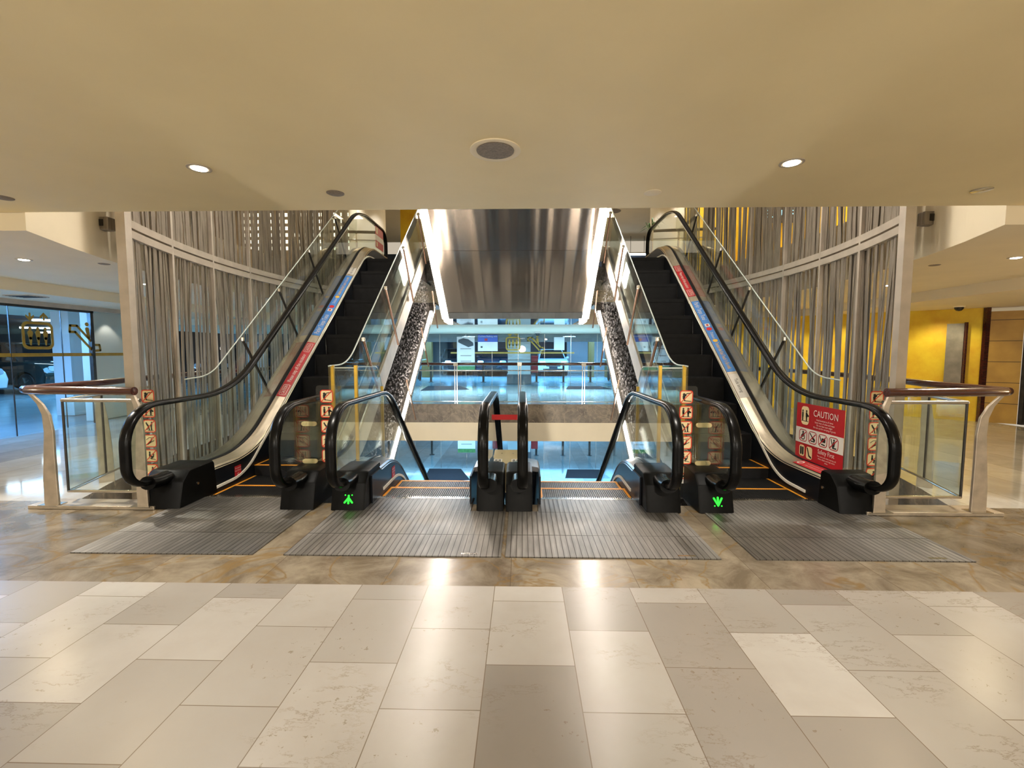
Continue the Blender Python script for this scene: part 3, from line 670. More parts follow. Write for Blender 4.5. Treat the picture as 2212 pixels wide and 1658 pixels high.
# red tape and infill plate between the two middle escalators
MB().box(CX - .135, CX + .150, 4.30, 4.303, .765, .815).build('barrier_tape', M['redtape'], None, label='short red tape strip spanning the gap between the two middle handrails', category='tape')
r = thing('cover_plate', 'beige cover plate with printed labels between the two middle escalators', 'cover plate', (CX, 4.55, .3))
MB().xprism([(4.47, .0), (4.95, .0), (4.95, .335), (4.47, .30)], CX - .145, CX + .145).build('plate_body', M['beige'], r, bevel=.006)
for i, dx in enumerate((-.09, .09)):
    c = MB().poly(rrect(.085, .12, .004), ((CX + dx, 4.54, .3075), (1, 0, 0), (0, 1, .073)), .001).build('printed_label', M['vinyl'], r)
    b = MB()
    for yy in range(4):
        for xx in range(2): b.poly(rrect(.026, .016, .002), ((CX + dx - .018 + xx * .036, 4.50 + yy * .024, .3052 + yy * .0018), (1, 0, 0), (0, 1, .073)), .001)
    b.build('print_marks', M['ink'], c)
b = MB()
for dx in (-.06, .06): b.lathe((CX + dx, 4.8, .325), [(.008, 0), (.008, .004)], 10)
b.build('screw', M['steel'], r)

# ------------------------------------------------------------------ glass side barriers with leaning posts
def side_barrier(s, d, path, feet, tops, label, foot_d=None):
    r = thing('glass_barrier', label, 'barrier', (X(s, d), 4.6, 0), 'glass side barriers')
    low = [(y, max(.30 if y < 5.1 else -1, z - .92)) for y, z in path]
    low = [(y, z - (.95 if y > 5 else .92)) for y, z in path]
    MB().xprism(path + low[::-1], X(s, d) - .006, X(s, d) + .006).build('glass_sheet', M['glass'], r)
    mb = MB(); mb.tube([(X(s, d), y, z) for y, z in path], .008, 8); mb.build('glass_edge', M['edge'], r, smooth=60)
    for (ty, tz), (fy, fz) in zip(tops, feet):
        x0 = X(s, d - .03); po = MB().tube([(x0, fy, fz), (x0, ty, tz)], .017, 10).build('post', M['copper'] if d < 2.5 else M['darkmetal'], r, smooth=60)
        MB().lathe((x0, ty, tz), [(.0, -.03), (.026, -.02), (.026, .02), (.0, .03)], 10).build('clamp', M['steel'], po, smooth=60)
for s in (-1, 1):
    side = 'left' if s < 0 else 'right'
    po = fillet([(4.75, 1.12), (5.15, 1.14), (10.0, 1.14 + 4.85 * .79)], {1: 1.0}, 8)
    n = [(5.73, 1.57), (6.65, 2.31), (7.63, 3.08), (8.75, 3.95)]
    side_barrier(s, 3.44, po, [(y + .60, z - .76) for y, z in n], n, 'glass side barrier on dark leaning posts beside the %s slat screen' % side)
    pi = fillet([(4.52, 1.27), (5.02, 1.28), (9.6, 1.28 + 4.58 * .775)], {1: 1.1}, 8)
    n = [(5.45, 1.56), (6.38, 2.30), (7.4, 3.08), (8.5, 3.93)]
    side_barrier(s, 1.79, pi, [(y + .62, z - .78) for y, z in n], n, 'glass side barrier on copper leaning posts along the inner side of the %s rising escalator' % side)
    # rods bracing the cladding below
    for k, (y, z) in enumerate(((7.0, .42), (8.1, 1.28), (9.1, 2.06))):
        MB().tube([(X(s, 1.64), y, z + .55), (X(s, 1.64), y + .55, z - .15)], .014, 8).build('brace_rod', M['copper'], ESC['UL' if s < 0 else 'UR'], smooth=60)
    # glass guard with yellow posts closing the gap to the descending escalator
    r = thing('gap_guard', 'small glass guard on yellow posts filling the gap behind the %s pictogram sheet' % side, 'glass guard', (X(s, 1.65), 4.6, 0), 'gap guards')
    MB().box(min(X(s, 1.785), X(s, 1.545)), max(X(s, 1.785), X(s, 1.545)), 4.60, 4.61, .3, 1.25).build('glass_sheet', M['glass'], r)
    gp = fillet([(4.6, .3), (4.6, 1.26), (5.25, 1.24), (5.45, .95), (5.45, .3)], {1: .03, 2: .2}, 6)
    MB().xprism(gp, X(s, 1.53) - .005, X(s, 1.53) + .005).build('glass_sheet', M['glass'], r)
    mb = MB().tube([(X(s, 1.53), y, z) for y, z in gp[1:-1]], .006, 6); mb.bar((X(s, 1.78), 4.605, 1.25), (X(s, 1.54), 4.605, 1.25), .012); mb.build('glass_edge', M['edge'], r)
    for d, y, z1 in ((1.785, 4.60, 1.275), (1.545, 4.60, 1.275), (1.53, 5.4, 1.0)):
        MB().box(X(s, d) - .016, X(s, d) + .016, y - .016, y + .016, 0, z1).build('post', M['yellow_post'], r, bevel=.003)

# ------------------------------------------------------------------ light strips and the steel-clad escalators overhead
def led(path, x, label, name='light_strip', w=.05):
    r = thing(name, label, 'light strip', (x, path[0][0], path[0][1]), 'light strips')
    sweep(MB(), path, [(-w / 2, -w / 2), (w / 2, -w / 2), (w / 2, w / 2), (-w / 2, w / 2)], x).build('light_tube', M['led'], r)
    e = 1 if path[-1][1] < path[0][1] else -1
    sweep(MB(), path, [(-w * .7, e * w / 2), (w * .7, e * w / 2), (w * .7, e * w), (-w * .7, e * w)], x).build('mounting_channel', M['deck_outer'], r)
for s in (-1, 1):
    side = 'left' if s < 0 else 'right'
    led(fillet([(6.2, -.36), (9.47, 2.23)], .1), X(s, 1.735), 'bright light strip under the %s rising escalator' % side, w=.05)
    led(fillet([(5.55, 5.70), (10.1, 2.11), (10.75, 2.09)], {1: .05}), X(s, 1.53), 'bright light strip along the %s edge of the steel-clad underside overhead' % side, w=.085)
r = thing('escalator_underside', 'brushed stainless steel underside of an escalator pair sloping overhead', 'escalator underside', (CX, 10, 2.2))
und = [(5.4, 5.86), (6.9, 4.64), (8.62, 3.29), (9.93, 2.26)]
for a, b in zip(und, und[1:]):
    sweep(MB(), [(a[0] + .002, a[1] - .0016), (b[0] - .003, b[1] + .0024)], [(-1.47, 0), (1.47, 0), (1.47, .04), (-1.47, .04)], CX).build('steel_panel', M['panel'], r)
sweep(MB(), [(9.935, 2.255), (10.1, 2.13), (12.12, 2.12)], [(-1.47, 0), (1.47, 0), (1.47, .04), (-1.47, .04)], CX).build('steel_panel', mat('mirror steel', (.62, .58, .54, 1), .05, metal=1., var=.05), r)
for s in (-1, 1):
    sweep(MB(), [(5.4, 5.86), (10.1, 2.15), (12.1, 2.15)], [(s * 1.56, -.02), (s * 1.62, -.02), (s * 1.62, .9), (s * 1.56, .9)], CX).build('side_cladding', M['white_paint'], r)
    sweep(MB(), [(5.4, 5.86), (10.1, 2.15)], [(s * 1.47, .02), (s * 1.57, .02), (s * 1.57, .05), (s * 1.47, .05)], CX).build('edge_trim', M['deck_outer'], r)

# ------------------------------------------------------------------ woven slat screens
def slat_screen(s, label):
    r = thing('slat_screen', label, 'slat screen', (X(s, 4.3), 4.95, 0), 'slat screens')
    ys = [4.95 + .98 * i for i in range(7)]
    P = lambda y, off=0: Vector((X(s, curve_d(y) + off), y, 0))
    rows = ((-.9, 2.70), (2.86, 6.4))
    for z in (2.72, 2.83):
        mb = MB(); yy = [4.95 + 5.88 * i / 24 for i in range(25)]
        for a, b in zip(yy, yy[1:]): mb.bar(P(a) + Vector((0, 0, z)), P(b) + Vector((0, 0, z)), .07, .085)
        mb.build('rail', M['frame'], r)
    for i, y in enumerate(ys):
        p = P(y, -.012); w = .085 if i == 0 else .032
        MB().box(p.x - w / 2 - .01, p.x + w / 2 + .01, y - w / 2, y + w / 2, -.95, 6.4).build('post', M['frame'], r)
    for a, b in zip(ys, ys[1:]):
        p, q = P(a, .02), P(b, .02); t = (q - p).normalized(); nrm = Vector((t.y, -t.x, 0)); L = (q - p).length
        for ri, (z0, z1) in enumerate(rows):
            mb = MB(); n = 24 if ri == 0 else 24
            for k in range(n):
                u0 = (k + R.random()) / n * L; u1 = min(L, max(0, u0 + R.gauss(0, .085))); w = R.uniform(.026, .066) * (1.0 if ri == 0 else 1.15); d = R.uniform(-.018, .018)
                u0 = min(L - w / 2, max(w / 2, u0)); u1 = min(L - w / 2, max(w / 2, u1))
                cuts = [0, 1] if R.random() < .6 else [0, R.uniform(.3, .7), 1]
                um = u0 + R.gauss(0, .09); um = min(L - w / 2, max(w / 2, um))
                us = [u0, u1] if len(cuts) == 2 else [u0, um, u1]
                for c0, c1, ua, ub in zip(cuts, cuts[1:], us, us[1:]):
                    A = p + t * ua + nrm * d + Vector((0, 0, z0 + (z1 - z0) * c0)); B = p + t * ub + nrm * d + Vector((0, 0, z0 + (z1 - z0) * c1))
                    h = t * w / 2; th = nrm * .003
                    mb.add([A - h - th, A + h - th, A + h + th, A - h + th, B - h - th, B + h - th, B + h + th, B - h + th], [(3, 2, 1, 0), (4, 5, 6, 7), (0, 1, 5, 4), (1, 2, 6, 5), (2, 3, 7, 6), (3, 0, 4, 7)])
            mb.build('slat_panel', M['slat'], r)
    return r
slat_screen(-1, 'tall curved screen of taupe slats behind the leftmost escalator')
slat_screen(1, 'tall curved screen of taupe slats against the yellow wall on the right')
# bracket boxes tying the screens to the slab edges
for s in (-1, 1):
    r = thing('bracket_box', 'grey metal bracket box fixing the %s slat screen to the white slab edge' % ('left' if s < 0 else 'right'), 'bracket', (X(s, 4.6), 5.1, 2.8), 'screen brackets')
    a, b = sorted((X(s, 4.42), X(s, 4.70)))
    MB().box(a, b, 5.02, 5.12, 2.76, 2.90).build('box_body', M['slat'], r, bevel=.008)
    h = MB()
    for i in (-1, 1): h.box((a + b) / 2 + i * .06 - .03, (a + b) / 2 + i * .06 + .03, 5.012, 5.02, 2.80, 2.87)
    h.build('slot', M['darkmetal'], r)

# ------------------------------------------------------------------ corner railings at the edge of the opening
def blade(pts, w, t, origin, ux):
    """curved flat blade post: centre line pts (u, z) widening w(z)"""
    mb = MB(); o = Vector(origin); u = Vector(ux); n = Vector((0, 0, 1)).cross(u); L = []
    for (a, z), ww in zip(pts, w): L.append((o + u * (a - ww / 2) + Vector((0, 0, z)), o + u * (a + ww / 2) + Vector((0, 0, z))))
    vs = []
    for l, r_ in L: vs += [l - n * t / 2, r_ - n * t / 2, r_ + n * t / 2, l + n * t / 2]
    m = len(L); fs = [(i * 4 + j, i * 4 + (j + 1) % 4, (i + 1) * 4 + (j + 1) % 4, (i + 1) * 4 + j) for i in range(m - 1) for j in range(4)] + [(3, 2, 1, 0), tuple((m - 1) * 4 + j for j in range(4))]
    return mb.add(vs, fs)
def corner_rail(s, label):
    r = thing('guard_railing', label, 'railing', (X(s, 4.2), 3.9, 0), 'corner railings')
    d0, d1 = 3.15, 4.27; y = 3.84; zh = 1.08
    # dark wooden handrail: along the front, round the corner, then back along the walkway
    back = [(X(s, curve_d(yy) + .22), yy, zh) for yy in (4.9, 5.6, 6.4, 7.2, 8.0, 9.0, 10.0, 11.0)]
    pth = [(X(s, d0), y - .06, zh), (X(s, 3.9), y, zh), (X(s, d1 - .1), y + .02, zh), (X(s, d1), y + .08, zh), (X(s, d1 + .03), y + .3, zh)] + back
    MB().tube(pth, .036, 14).build('handrail', M['wood'], r, smooth=60)
    MB().tube([(X(s, d0 + .16), y - .045, zh), (X(s, d0 + .26), y - .035, zh)], .0375, 14).build('steel_sleeve', M['steel'], r, smooth=60)
    for d, yy in ((d1 - .06, y + .10), (d0 + .10, y + .08)):
        zz = [0.03, .25, .5, .7, .85, .95, 1.0, 1.05]
        base = -s * .0
        off = [0, .0, .01, .02, .005, -.045, -.09, -.14] if d > 4 else [0, .0, .005, .01, .005, -.01, -.03, -.05]
        w = [.13, .125, .10, .085, .07, .05, .04, .03] if d > 4 else [.10, .095, .085, .07, .055, .05, .045, .04]
        po = blade([(-s * a * (1), z) for a, z in zip(off, zz)], w, .022, (X(s, d - (.1 if d > 4 else 0)), yy, 0), (1, 0, 0)).build('post', M['bronze'], r, bevel=.003)
        MB().box(X(s, d - (.1 if d > 4 else 0)) - .09, X(s, d - (.1 if d > 4 else 0)) + .09, yy - .05, yy + .05, .03, .038).build('foot_plate', M['steel'], po)
    # back posts following the walkway
    for yy in (4.75, 5.9, 7.2, 8.6, 10.0):
        d = curve_d(yy) + .24 if yy > 4.9 else 4.36
        zz = [-.05, .25, .5, .7, .85, .95, 1.05]; w = [.13, .125, .11, .10, .08, .06, .04]
        blade([(a, z) for a, z in zip([0, 0, .0, -.01, -.02, -.04, -.05], zz)], w, .022, (X(s, d), yy, 0), (.8, .6 * -s, 0)).build('post', M['bronze'], r)
    # glass infill
    gx0, gx1 = sorted((X(s, 3.36), X(s, 4.02)))
    MB().box(gx0, gx1, y + .16, y + .17, .15, .96).build('glass_panel', M['glass'], r)
    pts = [(X(s, 4.02), y + .165), (X(s, 4.22), 4.6), (X(s, 4.5), 5.6)]
    for a, b in zip(pts, pts[1:]):
        mb = MB(); n = Vector((b[1] - a[1], -(b[0] - a[0]), 0)).normalized() * .005
        A, B = Vector((*a, .15)), Vector((*b, .15)); up = Vector((0, 0, .81)); A = A + (B - A) * .01; B = B - (B - A) * .01
        mb.add([A - n, B - n, B + n, A + n, A - n + up, B - n + up, B + n + up, A + n + up], [(3, 2, 1, 0), (4, 5, 6, 7), (0, 1, 5, 4), (1, 2, 6, 5), (2, 3, 7, 6), (3, 0, 4, 7)])
        mb.build('glass_panel', M['glass'], r)
    ln = [(X(s, 3.30), y + .165)] + pts
    for z, rr, nm in ((.975, .017, 'top_rail'), (.135, .013, 'bottom_rail')):
        mb = MB()
        for a, b in zip(ln, ln[1:]): mb.tube([(*a, z), (*b, z)], rr, 10)
        mb.build(nm, M['steel'], r, smooth=60)
    for a in pts[:2]: MB().tube([(*a, .135), (*a, .975)], .010, 8).build('stanchion', M['darkmetal'], r, smooth=60)
    # plinth
    x0, x1 = sorted((X(s, 3.14), X(s, 4.30)))
    MB().box(x0, x1, 3.90, 4.10, .001, .032).build('plinth', M['bronze'], r, bevel=.004)
    return r
corner_rail(-1, 'railing with dark timber handrail and curved blade posts left of the leftmost escalator')
corner_rail(1, 'railing with dark timber handrail and curved blade posts right of the rightmost escalator')

# far railing across the opening
r = thing('guard_railing', 'glass railing with straight dark timber handrail on the far side of the opening', 'railing', (CX, 12.12, 0))
MB().tube([(-3.9, 12.15, 1.075), (3.6, 12.15, 1.075)], .042, 12).build('handrail', M['wood'], r, smooth=60)
for z, rr, nm in ((.90, .016, 'mid_rail'), (.06, .014, 'bottom_rail')): MB().tube([(-3.9, 12.15, z), (3.6, 12.15, z)], rr, 8).build(nm, M['steel'], r, smooth=60)
for i in range(6):
    x = -3.48 + i * 1.71 - .01
    if x > 3.7: break
    p = MB().box(x - .04, x - .02, 12.14, 12.16, 0, 1.04); p.box(x + .02, x + .04, 12.14, 12.16, 0, 1.04); p = p.build('post', M['steel'], r)
    MB().box(x - .06, x + .06, 12.10, 12.20, 1.02, 1.12).build('clamp', M['steel'], p)
    MB().box(x + .05, min(x + 1.66, 3.62), 12.145, 12.155, .08, .88).build('glass_panel', M['glass'], r)

# ------------------------------------------------------------------ ceiling fittings
def downlight(x, y, z, label, tilt=0):
    r = thing('downlight', label, 'downlight', (x, y, z), 'recessed downlights')
    MB().lathe((x, y, z), [(.047, -.003), (.060, -.006), (.072, -.004), (.072, 0), (.047, 0)], 28).build('trim_ring', M['frame'], r, smooth=40)
    MB().lathe((x, y, z), [(.0, -.0105), (.03, -.011), (.046, -.007), (.046, -.001)], 24).build('lamp', M['warm_lamp'], r, smooth=40)
for x, y, z, l in ((-2.09, 2.98, 2.6, 'lit downlight in the cream ceiling above the left landing plates'), (1.69, 2.98, 2.6, 'lit downlight in the cream ceiling above the right landing plates'),
                   (-5.62, 5.08, 2.45, 'lit downlight under the left walkway soffit, clear of the screen'), (5.45, 5.22, 2.45, 'lit downlight under the right walkway soffit, clear of the screen'),
                   (-5.78, 6.95, 2.45, 'lit downlight seen through the left slat screen'), (5.75, 7.35, 2.45, 'lit downlight seen through the right slat screen')): downlight(x, y, z, l)
r = thing('ceiling_speaker', 'round grey speaker grille in the middle of the cream ceiling', 'speaker', (-.16, 2.76, 2.6))
MB().lathe((-.16, 2.76, 2.6), [(.112, -.004), (.135, -.010), (.15, -.006), (.15, 0), (.112, 0)], 36).build('trim_ring', M['plaster2'], r, smooth=40)
MB().lathe((-.16, 2.76, 2.6), [(.0, -.008), (.11, -.008), (.112, 0)], 36).build('grille', M['grille'], r, smooth=40)
for x, y, m, l in ((-1.40, 3.46, 'grille', 'small round brown cover in the ceiling above the left descending escalator'), (.97, 3.5, 'plaster2', 'small round cream cover in the ceiling above the right descending escalator'),
                   (3.37, 3.5, 'deck_outer', 'small round grey cover in the ceiling above the right slat screen'), (-4.0, 3.5, 'grille', 'small round brown cover at the left end of the ceiling')):
    r = thing('ceiling_cover', l, 'ceiling cover', (x, y, 2.6), 'round ceiling covers')
    MB().lathe((x, y, 2.6), [(.0, -.008), (.056, -.008), (.064, -.004), (.064, 0)], 24).build('cover_disc', M[m], r, smooth=40)
for x, y, z, rr, l in ((-7.75, 7.0, 2.28, .20, 'dark slotted air vent in the left walkway soffit'), (8.2, 7.0, 2.28, .26, 'dark slotted air vent in the right walkway soffit')):
    r = thing('air_vent', l, 'vent', (x, y, z), 'walkway vents')
    MB().box(x - rr, x + rr, y - .16, y + .16, z - .012, z).build('vent_frame', M['frame'], r)
    b = MB()
    for i in range(6): b.box(x - rr + .02, x + rr - .02, y - .14 + i * .05, y - .12 + i * .05, z - .016, z - .011)
    b.build('vent_slots', M['darkmetal'], r)
for x, y, l in ((-4.95, 5.35, 'thin dark slot cover in the left walkway soffit'), (4.95, 5.65, 'thin brown slot cover in the right walkway soffit')):
    MB().lathe((x, y, 2.45), [(.0, -.006), (.05, -.006), (.06, 0)], 20).build('soffit_cover', M['grille'], None, label=l, category='ceiling cover', group='soffit covers')
r = thing('dome_camera', 'dark dome security camera on the right walkway soffit above the yellow wall', 'security camera', (8.4, 9.0, 2.28))
MB().lathe((8.4, 9.0, 2.28), [(.085, -.02), (.09, 0)], 20).build('mount', M['plaster2'], r, smooth=40)
MB().lathe((8.4, 9.0, 2.26), [(.0, -.075), (.04, -.065), (.065, -.035), (.07, 0)], 20).build('dome', M['darkmetal'], r, smooth=60)
r = thing('dome_camera', 'white dome security camera under the far lobby soffit', 'security camera', (.55, 16.5, 2.12))
MB().lathe((.55, 16.5, 2.12), [(.13, -.06), (.13, 0)], 20).build('mount', M['vinyl'], r, smooth=40)
MB().lathe((.55, 16.5, 2.06), [(.0, -.1), (.06, -.08), (.1, 0)], 20).build('dome', M['darkmetal'], r, smooth=60)

# ------------------------------------------------------------------ right wall plaque
r = thing('wall_plaque', 'tall grey stone plaque with a dark edge on the lit yellow wall', 'plaque', (8.9, 9.57, 1.2))
a = Vector((8.80, 9.66, 0)); b = Vector((8.985, 9.485, 0)); n = Vector((-.69, -.73, 0)) * .06
mb = MB().add([a + Vector((0, 0, .55)), b + Vector((0, 0, .55)), b + Vector((0, 0, 1.98)), a + Vector((0, 0, 1.98)), a + n + Vector((0, 0, .55)), b + n + Vector((0, 0, .55)), b + n + Vector((0, 0, 1.98)), a + n + Vector((0, 0, 1.98))], [(3, 2, 1, 0), (4, 5, 6, 7), (0, 1, 5, 4), (2, 3, 7, 6), (0, 4, 7, 3), (1, 2, 6, 5)])
mb.build('stone_face', mat('grey plaque stone', (.20, .18, .165, 1), .5, var=.25, vs=6), r)
MB().bar(b + n * .9 + Vector((.02, -.02, .55)), b + n * .9 + Vector((.02, -.02, 2.0)), .035, .05).build('edge_strip', M['wood'], r)

# ------------------------------------------------------------------ gold wayfinding marks on the glass
def lift_icon(fr, w, name_parent, people=3):
    g = MB(); h = w * .92
    g.ring(rrect(w, h, w * .2, 6), rrect(w * .82, h * .8, w * .13, 6), fr, .002)
    for i in range(people):
        x = (i - (people - 1) / 2) * w * .24
        g.poly(circ(x, h * .25, w * .055, 10), fr, .002); g.poly(cap(x, h * .10, x, h * -.10, w * .085, w * .05), fr, .002); g.poly(cap(x, h * -.1, x, -h * .33, w * .05, w * .025), fr, .002)
    for dx, dr in ((-.22, -1), (.22, 1)):
        x, y = dx * w, h * .68
        g.poly([(x - w * .03, y - dr * w * .12), (x + w * .03, y - dr * w * .12), (x + w * .03, y + dr * w * .02), (x + w * .13, y - dr * w * .06), (x + w * .13, y + dr * w * .02), (x, y + dr * w * .16), (x - w * .13, y + dr * w * .02), (x - w * .13, y - dr * w * .06), (x - w * .03, y + dr * w * .02)][::1], fr, .002)
    return g
def esc_icon(fr, w):
    g = MB(); path = [(-.42, .30), (-.22, .30), (.28, -.24), (.44, -.24), (.46, -.40), (.22, -.42), (-.28, .12), (-.44, .12)]
    m = len(path)
    for i in range(m): a, b = path[i], path[(i + 1) % m]; g.poly(cap(a[0] * w, a[1] * w, b[0] * w, b[1] * w, w * .035), fr, .002)
    g.poly(circ(.08 * w, .36 * w, w * .06, 12), fr, .002); g.poly(cap(.08 * w, .22 * w, .12 * w, -.02 * w, w * .06, w * .045), fr, .002); return g
MB().box(-8.449, -8.446, 3.0, 9.95, 1.325, 1.385).build('band', M['gold'], None, label='gold stripe along the left glass wall', category='window decal', group='gold stripes')
lift_icon(((-8.446, 7.77, 1.69), (0, 1, 0), (0, 0, 1)), .52, None).build('lift_pictogram', M['gold'], None, label='gold lift pictogram of three people on the left glass wall', category='window decal', group='gold pictograms')
esc_icon(((-8.446, 8.62, 1.70), (0, 1, 0), (0, 0, 1)), .66).build('escalator_pictogram', M['gold'], None, label='gold escalator pictogram with a rider on the left glass wall', category='window decal', group='gold pictograms')
MB().box(-2.9, 2.1, 18.3935, 18.399, 1.32, 1.38).build('band', M['gold'], None, label='gold stripe along the far lobby glass', category='window decal', group='gold stripes')
lift_icon(((-.37, 18.394, 1.72), (1, 0, 0), (0, 0, 1)), .60, None).build('lift_pictogram', M['gold'], None, label='gold lift pictogram on the far lobby glass', category='window decal', group='gold pictograms')
esc_icon(((.55, 18.394, 1.74), (1, 0, 0), (0, 0, 1)), .74).build('escalator_pictogram', M['gold'], None, label='gold escalator pictogram on the far lobby glass', category='window decal', group='gold pictograms')

# ------------------------------------------------------------------ far lobby: posters, mats, bollards, box
def poster_car(z, where):
    r = thing('poster', 'white poster with a car picture and green foot on the %s lobby glass' % where, 'poster', (-2.28, 18.37, z + .7), 'car posters')
    MB().box(-2.64, -1.92, 18.365, 18.393, z + .82, z + 2.0).build('sheet', mat('poster paper', (.62, .56, .52, 1), .6, var=.05), r)
    MB().box(-2.64, -1.92, 18.365, 18.393, z + .66, z + .82).build('green_foot', M['green'], r)
    fr = ((-2.28, 18.364, z + 1.78), (1, 0, 0), (0, 0, 1)); b = MB().poly([(-.3, .1), (-.1, .16), (.1, .12), (.3, -.02), (.31, -.14), (.1, -.2), (-.2, -.06), (-.31, 0)], fr, .002); b.build('car_picture', M['ink'], r)
    t = MB()
    for zz in (1.5, 1.22, 1.0): t.box(-2.5, -2.06, 18.362, 18.364, z + zz, z + zz + .03)
    t.build('print_lines', M['grille'], r)
poster_car(0, 'far'); poster_car(-3.4, 'lower')
r = thing('poster', 'blue and white cashless parking poster on the far lobby glass', 'poster', (-1.4, 18.37, 1.4))
MB().box(-1.79, -.99, 18.365, 18.393, 1.42, 1.79).build('sheet', M['vinyl'], r); MB().box(-1.79, -.99, 18.365, 18.393, 1.79, 2.08).build('blue_head', mat('deep blue print', (.05, .10, .42, 1), .5), r)
t = MB().text('Cashless Parking with', .085, ((-1.39, 18.364, 2.01), (1, 0, 0), (0, 0, 1))); t.text('LLT        Bicycle', .08, ((-1.39, 18.364, 1.89), (1, 0, 0), (0, 0, 1))) if False else None; t.build('lettering', M['vinyl'], r)
MB().box(-1.52, -1.4, 18.362, 18.364, 1.83, 1.93).build('red_mark', M['red'], r); MB().box(-1.68, -1.6, 18.362, 18.364, 1.55, 1.62).build('print_mark', M['ink'], r)
MB().box(1.28, 1.70, 18.365, 18.393, 1.46, 1.98).build('notice_board', M['cool_wall'], None, label='plain grey notice on the far lobby glass', category='notice')
for z in (0, -3.4):
    MB().box(.405, .70, 19.95, 20.25, z + .48, z + 1.22).build('fire_box', M['red'], None, label='red box beside the white column behind the %s glass' % ('far lobby' if z == 0 else 'lower lobby'), category='box', group='red boxes')
    for s in (-1, 1):
        x = CX + s * 2.75
        m_ = MB().zprism([(x - .75, 18.25), (x + .55, 18.25), (x + .75, 17.0), (x - .95, 17.0)] if s > 0 else [(x - .9, 18.25), (x + .4, 18.25), (x + .95, 16.7), (x - .75, 16.2)], z + .001, z + .014)
        m_.build('doormat', M['mat'], None, label='dark maroon doormat at the %s doors of the %s lobby' % ('left' if s < 0 else 'right', 'far' if z == 0 else 'lower'), category='doormat', group='doormats')
    for i, x in enumerate((-4.2, -1.78, .66, 1.89, 3.12)):
        nm = ['first', 'second', 'third', 'fourth', 'fifth'][i]
        r = thing('bollard', '%s dark bollard from the left behind the %s lobby glass' % (nm, 'far' if z == 0 else 'lower'), 'bollard', (x, 20.8, z), 'bollards')
        MB().lathe((x, 20.8, z), [(.05, 0), (.05, .85), (.0, .87)], 14).build('post', M['darkmetal'], r, smooth=40)
        MB().lathe((x, 20.8, z), [(.12, 0), (.12, .012)], 14).build('foot', M['darkmetal'], r, smooth=40)

